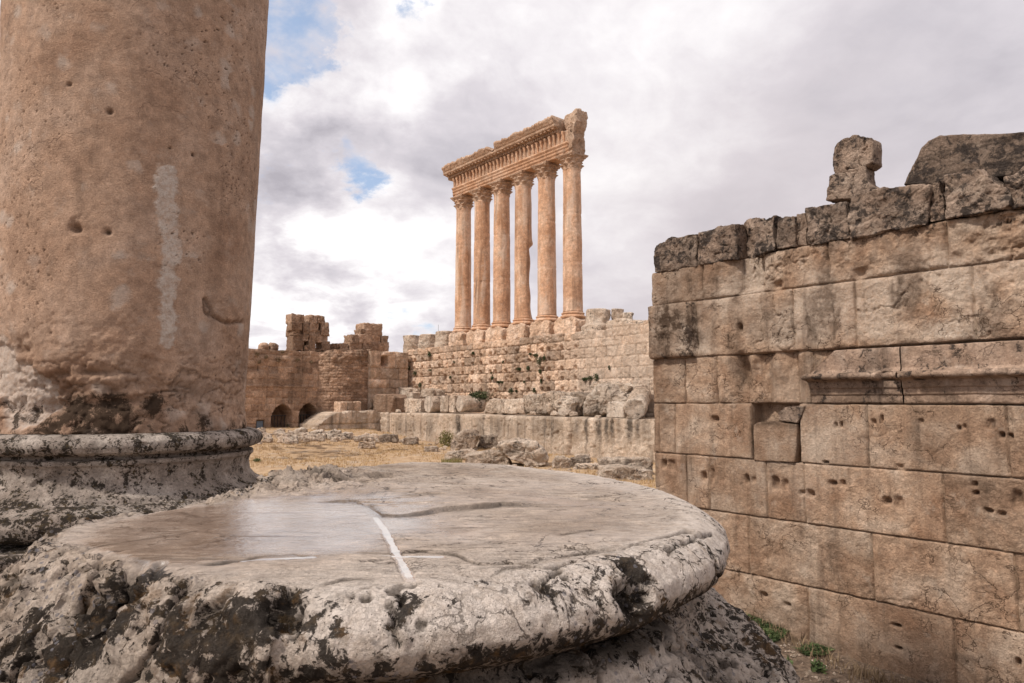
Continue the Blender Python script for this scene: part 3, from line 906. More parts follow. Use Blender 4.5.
def c8(L): return [(640 + X / 3.415, 300 + Y / 3.415) for X, Y in L]
stone('niche_block', FW.shift(-.05), c8([(388, 550), (386, 428), (400, 418), (460, 414), (537, 424), (534, 500), (526, 554)]), .38, M_wall,
      'small grey squared block sitting in the niche of the tall wall', 'stone block', seed=150, rnd=.12, amp=.022, nz=.4, res=.02, octs=5, crack=.1, facet=.3, attrs={'stain': lambda W, V: .75 * sstep(-.72, -.5, W[:, 2] + .08 * fbm(W * 3, 3, 5)) + .2, 'blk': -.3})
stone('wedge_stone', FW.shift(-.06), c8([(472, 412), (470, 384), (492, 366), (562, 361), (550, 398), (536, 422), (500, 414)]), .4, M_wtop,
      'grey wedge shaped stone jammed above the small block in the niche', 'stone', seed=153, rnd=.15, amp=.025, nz=.4, res=.02, octs=5, crack=.1, facet=.3, attrs={'stain': .3})

# ------------------------------------------------------------------ far long wall under the six columns
FJ = north(55.8)
zj = [-2.6, -1.3, -.1, 1.1, 2.35, 3.55, 4.75, 5.9, 6.9, 7.9]
rj = np.random.default_rng(5)
jj = []
for c in range(len(zj) - 1):
    u, L = -100.0, []
    while u < -36:
        u += rj.uniform(1.0, 2.6) if c > 1 else rj.uniform(1.4, 3.2)
        L.append(u)
    jj.append(L)
sq = [FJ.px(x, y) for (x, y) in [(444, 378), (416, 389), (470, 352), (502, 361), (548, 358), (566, 366), (527, 371), (600, 372), (478, 375), (583, 352), (613, 345), (535, 383), (427, 384), (558, 384)]]


def jup_depth(U, Z):
    t, blk, dist, k = coursed(U, Z, zj, jj, 0.07, 0.20, seed=8, rough=0.16, proud=0.06, rs=0.45, edge=0.0, wobble=1.6, gv=1.9)
    P3 = np.stack([U, Z, 0 * U], 1)
    erod = sstep(-52, -60, U)              # the right part is clean rebuilt masonry
    t = t * (0.45 + 0.55 * erod)
    # row of sockets along the joints
    cell = np.floor(U / 1.1); cu = (cell + .5) * 1.1 + .3 * np.sin(cell * 12.9)
    on = (np.sin(cell * 78.2 + k * 37.7) > 0.05)
    zc = np.array(zj)[np.clip(k, 0, 8)] + .15
    soc = np.exp(-((U - cu) / .26) ** 4 - ((Z - zc) / .28) ** 4) * on * erod * (k < 8)
    t = t - .8 * soc
    for (u, z) in sq[:2]:
        t = t - .8 * np.exp(-np.clip(((U - u) / .45) ** 6 + ((Z - z) / .45) ** 6, 0, 40))
    t = t + .12 * fbm(P3 * .25, 3, 7) - .10 * np.clip(fbm(P3 * 1.2, 3, 17) - .2, 0, 1) * 3 * erod
    return t, {'blk': blk * (.7 + .3 * erod), 'stain': .35 * sstep(.1, .5, fbm(P3 * np.array([.25, .12, 1]), 4, 3)) * erod, 'pale': .5 * (1 - erod)}


us = np.arange(-93.2, -36, .085)
zt = np.array([7.75 if u < -50.5 else 7.75 + .55 * (1 if (int((u + 50.5) / 2.6) % 2 == 0) else .55) for u in us])
zt = zt + 0.18 * fbm(np.stack([us * .6, 0 * us, 0 * us], 1), 3, 2) + .15 * np.sign(np.sin(us * 1.9 + 2 * np.sin(us * .7))) * (us < -52)
V, F, A = height_wall(FJ, us, zt, -2.6, 130, jup_depth, 5.5)
tag(obj('terrace_wall', V, F, M_far, None, FJ.pt(-68, -1.8, 0), A), 'long pale block wall with plants in its joints, below the six columns', 'wall')

# lower ledge -------------------------------------------------------
FL = north(48.5)
lj = [[FL.px(x, 430)[0] for x in (388, 420, 458, 504, 569)] + [-36.0]]
streaks = [(x, 427, w_ * 1.3, 14, a * 1.6) for x, w_, a in [(597, 2.5, .7), (605, 1.8, .9), (610, 1.8, .8), (628, 2.5, 1), (585, 2, .6), (618, 2, .4), (540, 8, .4), (520, 5, .35), (458, 2, .9), (575, 4, .5), (636, 3, .6), (644, 4, .5), (400, 4, .5), (430, 3, .5), (480, 3, .4), (498, 4, .5), (553, 6, .45), (410, 9, .4)]]


def ledge_depth(U, Z):
    P3 = np.stack([U, Z, 0 * U], 1)
    uw = U + .5 * fbm(np.stack([Z * .5, 0 * Z, 0 * Z], 1), 2, 4) * (U > -55)
    t, blk, dist, k = coursed(uw, Z, [-7.0, -1.0], lj, 0.13, 0.4, seed=18, rough=.14, proud=.25, rs=1.2)
    t = t + .12 * fbm(P3 * .45, 4, 19) - .10 * ridged(P3 * np.array([.5, .12, 1]), 3, 20)
    t = t - .35 * sstep(-1.95, -1.6, Z) * (.4 + fbm(P3 * .8, 2, 7))
    t = t - .12 * np.clip(fbm(P3 * 2.1, 3, 40) - .18, 0, 1) * 3
    return t, {'blk': blk * .6, 'stain': np.maximum(blobs(FL, streaks, U, Z), .25 * sstep(.05, .35, fbm(P3 * np.array([.6, .1, 1]), 4, 8)))}


us = np.arange(-87.2, -34, .1)
zt = -1.68 + .12 * fbm(np.stack([us * .5, 0 * us, 0 * us], 1), 3, 9)
V, F, A = height_wall(FL, us, zt, -6.3, 60, ledge_depth, 8.2)
tag(obj('ledge_wall', V, F, M_ledge, None, FL.pt(-60, -5.4, 0), A), 'low ledge of huge streaked blocks in front of the long block wall', 'wall')

FL2 = west(87.0)
u0, u1 = FL2.px(318, 420)[0], FL2.px(382, 414)[0]


def ledge2_depth(U, Z):
    P3 = np.stack([U, Z, 0 * U], 1)
    t, blk, dist, k = coursed(U, Z, [-7, -3.2, -1.0], [[u0 + 3, u0 + 6.5], [u0 + 2, u0 + 5]], .08, .2, seed=28, rough=.2, proud=.25, rs=1.2)
    return t + .2 * fbm(P3 * .4, 3, 29), {'blk': blk * .6, 'stain': .4 * sstep(.05, .35, fbm(P3 * np.array([.5, .12, 1]), 4, 8))}


us = np.arange(u0, u1 + .3, .12)
zt = np.interp(us, [u0, u0 + 3, u0 + 5, u1 + .3], [FL2.px(319, 424)[1], FL2.px(333, 411)[1], FL2.px(342, 411)[1], FL2.px(380, 411)[1]]) + .55 * steps(fbm(np.stack([us * .5, 0 * us, 0 * us], 1), 3, 31), 3) + .15 * fbm(np.stack([us * 1.4, 0 * us, 0 * us], 1), 3, 32)
V, F, A = height_wall(FL2, us, zt, -6.2, 50, ledge2_depth, 6)
tag(obj('ledge_return', V, F, M_ledge, None, FL2.pt((u0 + u1) / 2, -5, 0), A), 'pale stone ledge turning the corner under the curved brick wall', 'wall')

# west wall with two arches ---------------------------------------------
FWs = west(93.0)
arches = []
for (x0, x1, yt, yb) in [(272, 292, 407, 429), (299, 317.5, 406, 429)]:
    a0, zt_ = FWs.px(x0, yt); a1, zb_ = FWs.px(x1, yb)
    arches.append((a0, a1, zt_, zb_))
zw = [-7, -5.0, -4.1, -3.2, -2.3, -1.4, -.5, .4, 1.3, 2.0, 2.9, 3.8, 4.7, 5.5, 6.3, 7.2]
jw = []
for c in range(len(zw) - 1):
    u, L = 8.0, []
    while u < 60:
        u += rj.uniform(.9, 2.2); L.append(u)
    jw.append(L)
plant_z = []


def west_depth(U, Z):
    t, blk, dist, k = coursed(U, Z, zw, jw, .05, .09, seed=38, rough=.08, proud=.08, rs=.8, edge=.03)
    P3 = np.stack([U, Z, 0 * U], 1)
    upw = sstep(3.4, 4.2, Z)
    t = t + upw * (.35 * fbm(P3 * .6, 4, 39) - .1)
    t = t - .25 * np.exp(-((Z - 4.3) / .3) ** 2) * sstep(34, 33, U)      # eroded band
    t = t + .18 * (np.abs(Z - 1.98) < .14)                              # string course
    stn = .35 * sstep(.0, .4, fbm(P3 * np.array([.2, .1, 1]), 4, 5)) + .3 * upw * sstep(0, .3, fbm(P3 * .5, 3, 11))
    stn = np.maximum(stn, .7 * np.exp(-((Z - 4.3) / .4) ** 2) * sstep(34.5, 32, U))
    for (a0, a1, z1, z0) in arches:
        c, h = (a0 + a1) / 2, (a1 - a0) / 2
        spring = z0 + (z1 - z0) * .5
        xx = np.abs(U - c)
        top = spring + np.sqrt(np.clip((1.25 * h) ** 2 - (xx + .25 * h) ** 2, 0, None)) * (z1 - spring) / h
        ins = (xx < h) & (Z < top)
        t = np.where(ins, -3.7, t)
    du0, dz1 = FWs.px(256.5, 420); du1, dz0 = FWs.px(264.5, 430)
    t = np.where((U > du0) & (U < du1) & (Z < dz1), -.5, t)
    return t, {'blk': blk, 'stain': stn}


us = np.arange(8, FWs.px(327, 380)[0], .1)
zt = 7.0 + .25 * fbm(np.stack([us * .5, 0 * us, 0 * us], 1), 3, 12)
wl = FWs.pt(34, -3.8, 0)
ww = empty('arched_wall', wl)
tag(ww, 'brown block wall with two dark arched openings and a small blue door', 'wall')
V, F, A = height_wall(FWs, us, zt, -6, 130, west_depth, 4.0)
obj('masonry', V, F, M_west, ww, wl, A)


def box_vf(fr, u0, u1, z0, z1, t0, t1):
    U = np.array([u0, u1, u1, u0] * 2); Z = np.array([z0, z0, z1, z1] * 2); T = np.array([t1] * 4 + [t0] * 4)
    V = fr.pt(U, Z, T)
    F = np.array([[0, 1, 2, 3], [5, 4, 7, 6], [4, 0, 3, 7], [1, 5, 6, 2], [3, 2, 6, 7], [4, 5, 1, 0]])
    return V, F


du0, dz1 = FWs.px(256.8, 420.3); du1, dz0 = FWs.px(264.2, 431)
acc = Acc()
acc.add(*box_vf(FWs, du0 + .05, du1 - .05, dz0, dz1 - .06, -.42, -.34))
dro = acc.build('door', M_door, ww, wl, False)
acc = Acc()
for (a, b, c, d) in [(du0, du0 + .09, dz0, dz1), (du1 - .09, du1, dz0, dz1), (du0 + .09, du1 - .09, dz1 - .1, dz1)]:
    acc.add(*box_vf(FWs, a, b, c, d, -.45, -.28))
acc.build('frame', M_wood, dro, wl, False)
for (a0, a1, z1, z0) in arches:
    acc = Acc()
    for kx in np.linspace(a0 + .25, a1 - .25, 6):
        acc.add(*box_vf(FWs, kx - .04, kx + .04, z0 - .4, z0 + (z1 - z0) * .62, -2.2, -2.12))
    acc.add(*box_vf(FWs, a0 + .1, a1 - .1, z0 + (z1 - z0) * .58, z0 + (z1 - z0) * .62, -2.25, -2.07))
    acc.build('grille', M_iron, ww, wl, False)

# curved brick mass ------------------------------------------------------
FC = west(92.5)
cu0, cu1 = FC.px(319, 390)[0], FC.px(376, 390)[0]
zc_ = list(np.arange(-5.5, 7.6, .42))
jc = []
for c in range(len(zc_) - 1):
    u, L = cu0 - 2, []
    while u < cu1 + 2:
        u += rj.uniform(.5, 1.2); L.append(u)
    jc.append(L)


def curve_depth(U, Z):
    t, blk, dist, k = coursed(U, Z, zc_, jc, .05, .1, seed=48, rough=.12, proud=.12, rs=.6, edge=.04)
    P3 = np.stack([U, Z, 0 * U], 1)
    c, h = (cu0 + cu1) / 2, (cu1 - cu0) / 2
    x = np.clip(np.abs(U - c) / h, 0, 1)
    t = t + 2.6 * np.sqrt(1 - x ** 2 * .97) - 1.0
    t = t + sstep(4.2, 5.5, Z) * .6 * fbm(P3 * .7, 4, 49)
    return t, {'blk': blk, 'stain': .5 * sstep(0, .35, fbm(P3 * .35, 4, 51))}


us = np.arange(cu0, cu1, .1)
zt = np.interp(us, [cu0, cu0 + 2, cu1], [6.6, 7.3, 7.6]) + .4 * fbm(np.stack([us * .8, 0 * us, 0 * us], 1), 3, 52)
V, F, A = height_wall(FC, us, zt, -5.5, 130, curve_depth, 4.5)
tag(obj('brick_bastion', V, F, M_west, None, FC.pt((cu0 + cu1) / 2, -4, 0), A), 'rounded mass of small brown masonry between the arched wall and the corner pier', 'wall')

# corner pier ---------------------------------------------------------
FP = west(90.5)
pu0, pu1 = FP.px(371, 370)[0], FP.px(408, 370)[0]
ptop = FP.px(388, 351.5)[1]
pzs = [-4, -1.2, FP.px(388, 388)[1], FP.px(388, 379.5)[1], FP.px(388, 368)[1], ptop + .2]
pj = [[pu0 + 3.5], [pu0 + 2, pu0 + 4.4], [pu0 + 3.1], [pu0 + 1.5, pu0 + 4.8], [pu0 + 1.6, pu0 + 4.2]]
nu_, nz_ = FP.px(385.5, 361)


def pier_depth(U, Z):
    t, blk, dist, k = coursed(U, Z, pzs, pj, .07, .16, seed=58, rough=.15, proud=.3, rs=.8, edge=.1)
    P3 = np.stack([U, Z, 0 * U], 1)
    q = ((U - nu_) / .62) ** 4 + ((Z - nz_) / .78) ** 4
    t = t - 2.2 * np.exp(-np.clip(q ** 3, 0, 40))
    t = t + .12 * fbm(P3 * .6, 3, 59) - .5 * sstep(1.0, -1, Z) * sstep(pu0 + 4, pu0 + 6, U)
    return t, {'blk': blk, 'stain': .4 * sstep(.0, .35, fbm(P3 * .4, 4, 61))}


us = np.arange(pu0, pu1, .09)
zt = ptop + .2 * fbm(np.stack([us * .8, 0 * us, 0 * us], 1), 3, 62)
V, F, A = height_wall(FP, us, zt, -3.6, 120, pier_depth, 5)
tag(obj('corner_pier', V, F, M_far, None, FP.pt((pu0 + pu1) / 2, -2, 0), A), 'corner pier of huge blocks with a square dark niche, left of the long block wall', 'pier')

# ruins on top of the west wall ----------------------------------------------
def c5(X, Y): return (240 + X / 4.875, 310 + Y / 4.875)
def c6(X, Y): return (340 + X / 4.875, 310 + Y / 4.875)
def blockpile(name, fr, rects, conv, thick, mat, label, cat, seed):
    acc = Acc()
    for i, (x0, x1, y0, y1) in enumerate(rects):
        p0 = fr.px(*conv(x0 + 1.2, y1 + 1)); p1 = fr.px(*conv(x1 - 1.2, y0 + .3))
        poly = [(p0[0], p0[1]), (p1[0], p0[1]), (p1[0], p1[1]), (p0[0], p1[1])]
        V, F, Ft = stone_vf(poly, thick * rng.uniform(.8, 1.1), rnd=.2, amp=.15, nz=.7, seed=seed + i, res=.13)
        W = fr.pt(V[:, 0], V[:, 1], V[:, 2] + rng.uniform(-.15, .15))
        b = rng.uniform(-.5, .5)
        acc.add(W, F, blk=b, stain=.25 * rng.random()); acc.n -= len(W); acc.F.append(Ft + acc.n); acc.n += len(W)
    loc = np.concatenate(acc.V); l = loc.mean(0); l[2] = loc[:, 2].min()
    return tag(acc.build(name, mat, None, l), label, cat)


FT = west(94.0)
blockpile('ruined_tower', FT, [(250, 318, 22, 60), (250, 306, 60, 98), (257, 302, 94, 122), (256, 313, 118, 196), (335, 378, 25, 62), (378, 418, 27, 62), (306, 340, 60, 128), (338, 389, 60, 102), (396, 435, 60, 124),
                              (338, 372, 98, 128), (370, 400, 100, 128), (304, 334, 122, 152), (332, 371, 122, 198), (371, 432, 120, 156), (399, 444, 152, 198), (312, 334, 172, 198), (371, 400, 190, 200)], c5, 2.6, M_west,
          'ragged ruined tower stub with a square gap of sky, on top of the arched wall', 'ruin', 300)
blockpile('stepped_ruin', FT, [(118, 212, 68, 124), (103, 126, 92, 124), (55, 90, 120, 162), (88, 152, 120, 162), (150, 202, 124, 162), (200, 237, 126, 168), (45, 110, 158, 205), (108, 186, 158, 205), (184, 242, 158, 212), (0, 47, 162, 205), (-26, 2, 164, 204)], c6, 2.8, M_west,
          'stepped pile of squared blocks rising to one large block, above the curved brick wall', 'ruin', 340)
for i, (x, lab) in enumerate([(266, 'round boulder left of another on the crest of the arched wall'), (275, 'round boulder right of another on the crest of the arched wall')]):
    stone('wall_boulder', FT, [(x - 4.5, 350), (x - 4.8, 345), (x - 2, 342.3), (x + 2, 342.5), (x + 4.5, 345.5), (x + 4.3, 350)], 1.6, M_west, lab, 'boulder', seed=370 + i, rnd=.7, amp=.12, nz=.8, res=.1)

# ------------------------------------------------------------------ six standing columns
def lathe(prof, nth, cx, cy, disp=None, close=True):
    prof = np.asarray(prof, float)
    th = np.linspace(0, 2 * math.pi, nth, endpoint=False)
    Rr = np.repeat(prof[:, 0][:, None], nth, 1); Zr = np.repeat(prof[:, 1][:, None], nth, 1); Tr = np.repeat(th[None], len(prof), 0)
    if disp is not None:
        Rr = disp(Rr, Zr, Tr)
    V = np.stack([cx + Rr * np.cos(Tr), cy + Rr * np.sin(Tr), Zr], -1).reshape(-1, 3)
    F = grid_faces(nth, len(prof), True)
    if close:
        n0 = len(V)
        V = np.vstack([V, [[cx, cy, prof[0, 1]]], [[cx, cy, prof[-1, 1]]]])
        j = np.arange(nth)
        q1 = np.stack([np.full(nth, n0), (j + 1) % nth, j], 1)
        q2 = np.stack([np.full(nth, n0 + 1), (len(prof) - 1) * nth + j, (len(prof) - 1) * nth + (j + 1) % nth], 1)
        return V, [F, np.concatenate([q1, q2])]
    return V, [F]


def dense(prof, step):
    p = np.asarray(prof, float)
    c = np.concatenate([[0], np.cumsum(np.linalg.norm(np.diff(p, axis=0), axis=1))])
    s = np.linspace(0, c[-1], int(c[-1] / step) + 2)
    return np.stack([np.interp(s, c, p[:, 0]), np.interp(s, c, p[:, 1])], 1)


ordn = ['leftmost, farthest', 'second from the left', 'third from the left', 'fourth and broken-edged', 'fifth from the left', 'rightmost, nearest']
FCc = north(58.3)
jus = [-80.62, -76.12, -71.66, -67.16, -62.6, -58.02]
for i, u in enumerate(jus):
    c = FCc.pt(u, 7.7, 0)
    root = empty('temple_column', c)
    tag(root, f'tall smooth tan column, the {ordn[i]} of the six carrying the carved beam', 'column', 'six tall columns standing on the long wall')
    cx, cy = c[0], c[1]
    # pedestal block
    fr = Frame(NV, RV, float(NV @ c))
    hw = 1.85
    V, F, Ft = stone_vf([(u - hw, 7.4), (u + hw, 7.4), (u + hw * .98, 9.5), (u + hw * .6, 9.95), (u - hw * .6, 9.95), (u - hw * .98, 9.45)], 2.9, rnd=.12, amp=.22, nz=1.2, seed=400 + i, res=.12)
    W = fr.pt(V[:, 0], V[:, 1], V[:, 2] + 1.45)
    obj('pedestal', W, [F, Ft], M_far, root, c, {'blk': np.full(len(W), .15 + .1 * (i % 3))})
    # attic base
    pr = dense([(1.2, 9.75), (1.52, 9.85), (1.58, 10.0), (1.5, 10.14), (1.36, 10.2), (1.33, 10.32), (1.42, 10.38), (1.42, 10.48), (1.3, 10.55), (1.2, 10.6)], .07)
    V, F = lathe(pr, 48, cx, cy, lambda r, z, t: r + .05 * fbm(np.stack([np.cos(t) * 2 + i * 7, np.sin(t) * 2, z * 1.5], -1).reshape(-1, 3), 3, i).reshape(r.shape))
    obj('base_ring', V, F, M_jcol, root, c)
    zs = np.linspace(10.58, 28.3, 110)
    rs_ = 1.2 - .13 * ((zs - 10.58) / 17.7) ** 1.6
    rs_ = rs_ + .05 * np.exp(-((zs - 10.6) / .15) ** 2) + .06 * np.exp(-((zs - 28.2) / .12) ** 2)
    prof = np.stack([rs_, zs], 1)
    jz = [16.6, 22.6] if i != 3 else [17.0, 20.4]

    def sd_(r, z, t, i=i, jz=jz):
        P3 = np.stack([np.cos(t) * 1.2 + i * 9, np.sin(t) * 1.2, z * .45], -1).reshape(-1, 3)
        d = .045 * fbm(P3, 4, 30 + i).reshape(r.shape)
        for q in jz:
            d = d - .05 * np.exp(-((z - q) / .06) ** 2)
        # spalled edge on the right-hand side
        if i == 3:
            side = np.clip(np.cos(t), 0, 1) ** 3
            d = d - side * sstep(20.6, 19.9, z) * sstep(10, 13, z) * (.34 + .10 * np.sin(z * 1.3)) + side * .12 * np.exp(-((z - 20.6) / .4) ** 2)
        else:
            d = d - .12 * np.clip(fbm(P3 * 2.2 + 4, 2, 60 + i).reshape(r.shape) - .3, 0, 1) * 2
        return r + d
    V, F = lathe(prof, 64, cx, cy, sd_)
    P3 = V * np.array([.9, .9, .12])
    obj('shaft', V, F, M_jcol, root, c, {'stain': .42 * sstep(.1, .45, fbm(P3 * np.array([1.6, 1.6, 1]), 4, 70 + i)), 'pale': .6 * sstep(.08, .4, fbm(P3 + 9, 4, 80 + i))})
    # corinthian capital: bell with two tiers of leaves, volutes and abacus
    pr = dense([(1.08, 28.05), (1.12, 28.2), (1.1, 28.3), (1.12, 28.9), (1.2, 29.4), (1.4, 29.7), (1.5, 29.74)], .05)

    def cap(r, z, t, i=i):
        tier1 = np.exp(-((z - 28.75) / .14) ** 2) * (.5 + .5 * np.cos(8 * t)) * .30
        tier1 += sstep(28.25, 28.5, z) * sstep(28.9, 28.7, z) * np.clip(np.cos(8 * t), -.2, 1) * .14
        tier2 = np.exp(-((z - 29.28) / .13) ** 2) * (.5 + .5 * np.cos(8 * t + math.pi)) * .30
        tier2 += sstep(28.8, 29.0, z) * sstep(29.4, 29.2, z) * np.clip(np.cos(8 * t + math.pi), -.2, 1) * .14
        vol = np.exp(-((z - 29.62) / .13) ** 2) * np.clip(np.cos(4 * (t - math.pi / 4 - math.atan2(RV[1], RV[0]))), 0, 1) ** 3 * .40
        rag = .10 * fbm(np.stack([np.cos(t) * 4 + i * 5, np.sin(t) * 4, z * 4], -1).reshape(-1, 3), 3, 90 + i).reshape(r.shape)
        return r + tier1 + tier2 + vol + rag
    V, F = lathe(pr, 96, cx, cy, cap)
    cp = obj('capital', V, F, M_jent, root, c)
    hw = 1.42
    q = []
    for a, b in (((-hw, -hw), (hw, -hw)), ((hw, -hw), (hw, hw)), ((hw, hw), (-hw, hw)), ((-hw, hw), (-hw, -hw))):
        for s in np.linspace(0, 1, 7)[:-1]:
            p = np.array(a) * (1 - s) + np.array(b) * s
            p = p * (1 - .14 * math.sin(math.pi * s))
            q.append(p)
    q = np.array(q); m = len(q)
    Vb = []
    for z, s in ((29.74, .93), (29.86, 1.0), (30.03, 1.04)):
        Vb.append(np.concatenate([c[:2] + s * (q[:, :1] * RV[:2] + q[:, 1:] * NV[:2]), np.full((m, 1), z)], 1))
    Vb = np.concatenate(Vb) + .04 * vfbm(np.concatenate(Vb) * 1.5, 2, i)
    n0 = len(Vb); Vb = np.vstack([Vb, [[cx, cy, 29.74]], [[cx, cy, 30.03]]]); j = np.arange(m)
    obj('abacus', Vb, [grid_faces(m, 3, True), np.concatenate([np.stack([np.full(m, n0), (j + 1) % m, j], 1), np.stack([np.full(m, n0 + 1), 2 * m + j, 2 * m + (j + 1) % m], 1)])], M_jent, cp, c, smooth=False)

# entablature ------------------------------------------------------------
ec = FCc.pt(-69.5, 30.05, 0)
ent = empty('entablature', ec)
tag(ent, 'carved stone beam of architrave, bracketed frieze and broken cornice on the six columns', 'entablature')


def extrude(prof, u0, u1, step, fn=None):
    """prof: closed list (t, z); swept along u"""
    p = np.asarray(prof, float)
    us_ = np.linspace(u0, u1, max(2, int((u1 - u0) / step)))
    m, k = len(p), len(us_)
    U = np.repeat(us_[:, None], m, 1); T = np.repeat(p[:, 0][None], k, 0); Z_ = np.repeat(p[:, 1][None], k, 0)
    if fn:
        U, T, Z_ = fn(U, T, Z_)
    V = FCc.pt(U.ravel(), Z_.ravel(), T.ravel())
    F = grid_faces(m, k, True)
    n0 = len(V)
    V = np.vstack([V, V[:m].mean(0), V[(k - 1) * m:k * m].mean(0)])
    j = np.arange(m)
    c_ = np.concatenate([np.stack([np.full(m, n0), (j + 1) % m, j], 1), np.stack([np.full(m, n0 + 1), (k - 1) * m + j, (k - 1) * m + (j + 1) % m], 1)])
    return V, [F, c_]


def subdiv(poly, step):
    out = []
    for a, b in zip(poly, poly[1:] + poly[:1]):
        a, b = np.array(a), np.array(b)
        k = max(1, int(np.linalg.norm(b - a) / step))
        out += [tuple(a + (b - a) * s / k) for s in range(k)]
    return out


def rough3(a, s, seed):
    def fn(U, T, Z_):
        d = a * vfbm(np.stack([U.ravel(), T.ravel(), Z_.ravel()], 1) * s, 3, seed)
        return U + d[:, 0].reshape(U.shape), T + d[:, 1].reshape(U.shape), Z_ + d[:, 2].reshape(U.shape)
    return fn


UL, UR = -82.0, -57.6
arch = [(-.95, 30.05), (.95, 30.05), (.95, 30.42), (1.02, 30.44), (1.02, 30.86), (1.09, 30.88), (1.09, 31.22), (1.22, 31.3), (1.28, 31.5), (-1.2, 31.5), (-1.1, 31.0)]
V, F = extrude(subdiv(arch, .15), UL, UR, .2, rough3(.05, .9, 201))
obj('architrave', V, F, M_jcol, ent, ec, {'stain': np.full(len(V), .0), 'pale': .3 * sstep(0, .3, fbm(V * .4, 3, 5))})
fri = [(-.95, 31.5), (.95, 31.5), (.95, 33.05), (-.95, 33.05)]
V, F = extrude(subdiv(fri, .2), UL, UR, .2, rough3(.05, .9, 202))
fz = obj('frieze', V, F, M_jent, ent, ec)
k = 0
for u in np.arange(UL + .45, UR - .2, .80):
    fr = FCc
    pts = [(u - .13, 31.6), (u + .13, 31.6), (u + .15, 32.4), (u + .2, 33.0), (u - .2, 33.0), (u - .15, 32.4)]
    V, F, Ft = stone_vf(pts, .75, rnd=.3, amp=.09, nz=.5, seed=500 + k, res=.09)
    W = FCc.pt(V[:, 0], V[:, 1], V[:, 2] * (0.5 + .5 * (V[:, 1] - 31.5) / 1.5) + .95 + .42 * (V[:, 1] - 31.4) / 1.6)
    obj('console', W, [F, Ft], M_jcol, fz, ec, {'blk': np.full(len(W), rng.uniform(-.4, .3))})
    k += 1


def cor_fn(seed):
    base = rough3(.06, .8, seed)

    def fn(U, T, Z_):
        U, T, Z_ = base(U, T, Z_)
        P3 = np.stack([U.ravel() * .55, 0 * U.ravel(), 0 * U.ravel()], 1)
        n = fbm(P3, 4, seed + 1, .7).reshape(U.shape)
        step_ = np.floor(n * 5) / 5
        gapm = np.exp(-((U + 71.4) / .5) ** 2)
        up = sstep(34.1, 35.0, Z_)
        Z_ = Z_ + up * (np.clip(step_, -.3, .2) * .6 - .15 - .5 * gapm)
        T = T - np.where(T > 1.5, (.25 * np.clip(-n, 0, 1) + .9 * gapm * sstep(33.6, 34.0, Z_)), 0) * sstep(33.8, 34.4, Z_)
        return U, T, Z_
    return fn


cor = [(-.95, 33.05), (1.0, 33.05), (1.05, 33.1), (1.1, 33.4), (1.15, 33.45), (1.9, 33.62), (2.0, 33.7), (2.0, 34.0), (2.06, 34.04), (2.2, 34.3), (2.4, 34.7), (2.42, 34.95), (2.0, 35.05), (-.6, 35.0), (-1.3, 34.6), (-1.2, 33.6)]
V, F = extrude(subdiv(cor, .14), UL - 1.15, -59.0, .14, cor_fn(203))
co = obj('cornice', V, F, M_jent, ent, ec)
acc = Acc()
for u in np.arange(UL - .7, -59.3, .36):
    acc.add(*box_vf(FCc, u, u + .2, 33.12, 33.42, 1.0, 1.38))
obj_d = acc.build('dentil_course', M_jent, co, ec, False)
acc = Acc()
for u in np.arange(UL - .7, -59.3, .72):
    acc.add(*box_vf(FCc, u, u + .34, 33.46, 33.66, 1.0, 1.85))
acc.build('bracket_course', M_jent, co, ec, False)


def ent_px(X, Y): return (440 + X / 6.4, 100 + Y / 6.4)
FE = FCc.shift(-.9)
poly = [FE.px(*ent_px(X, Y)) for X, Y in [(775, 440), (772, 365), (820, 345), (832, 270), (826, 205), (800, 180), (782, 130), (800, 105), (850, 68), (895, 54), (930, 64), (944, 95), (945, 170), (948, 205), (928, 235), (912, 290), (915, 352), (905, 440)]]
poly = [(min(a, -56.9 + .5 * sstep(33, 34, b)), max(b, 30.05) + .30 * sstep(33.5, 34.5, b)) for a, b in poly]
V, F, Ft = stone_vf(poly, 2.2, rnd=.25, amp=.3, nz=1.3, seed=77, res=.11, octs=5)
obj('broken_end_block', FE.pt(V[:, 0], V[:, 1], V[:, 2]), [F, Ft], M_jent, ent, ec, {'stain': np.full(len(V), .15), 'blk': np.full(len(V), .15)})

# column stumps on the terrace ------------------------------------------------
def drum_stump(x0, x1, yt, yb, D_, mat, name, label, cat, seed, group=None, taper=.95):
    fr = north(D_)
    ua, zt_ = fr.px(x0, yt); ub, zb_ = fr.px(x1, yb)
    # true cross-view size
    dep = fr.pt((ua + ub) / 2, 0, 0)[1]
    r = (x1 - x0) / 2 / 683 * dep
    c = fr.pt((ua + ub) / 2, zb_ - .3, 0)
    prof = dense([(r * .5, zb_ - .3), (r, zb_ - .25), (r * 1.0, zb_ + (zt_ - zb_) * .35), (r * taper, zb_ + (zt_ - zb_) * .45), (r * taper, zt_ - .08), (r * taper * .9, zt_), (r * .3, zt_ + .02)], .12)
    V, F = lathe(prof, 40, c[0], c[1], lambda rr, z, t: rr + .30 * fbm(np.stack([np.cos(t) * 1.6 + seed, np.sin(t) * 1.6, z * .8], -1).reshape(-1, 3), 5, seed, .6).reshape(rr.shape) + .2 * steps(fbm(np.stack([np.cos(t) + seed, np.sin(t), z * .5], -1).reshape(-1, 3), 3, seed + 1), 4).reshape(rr.shape))
    o = obj(name, V, F, mat, None, c)
    return tag(o, label, cat, group)


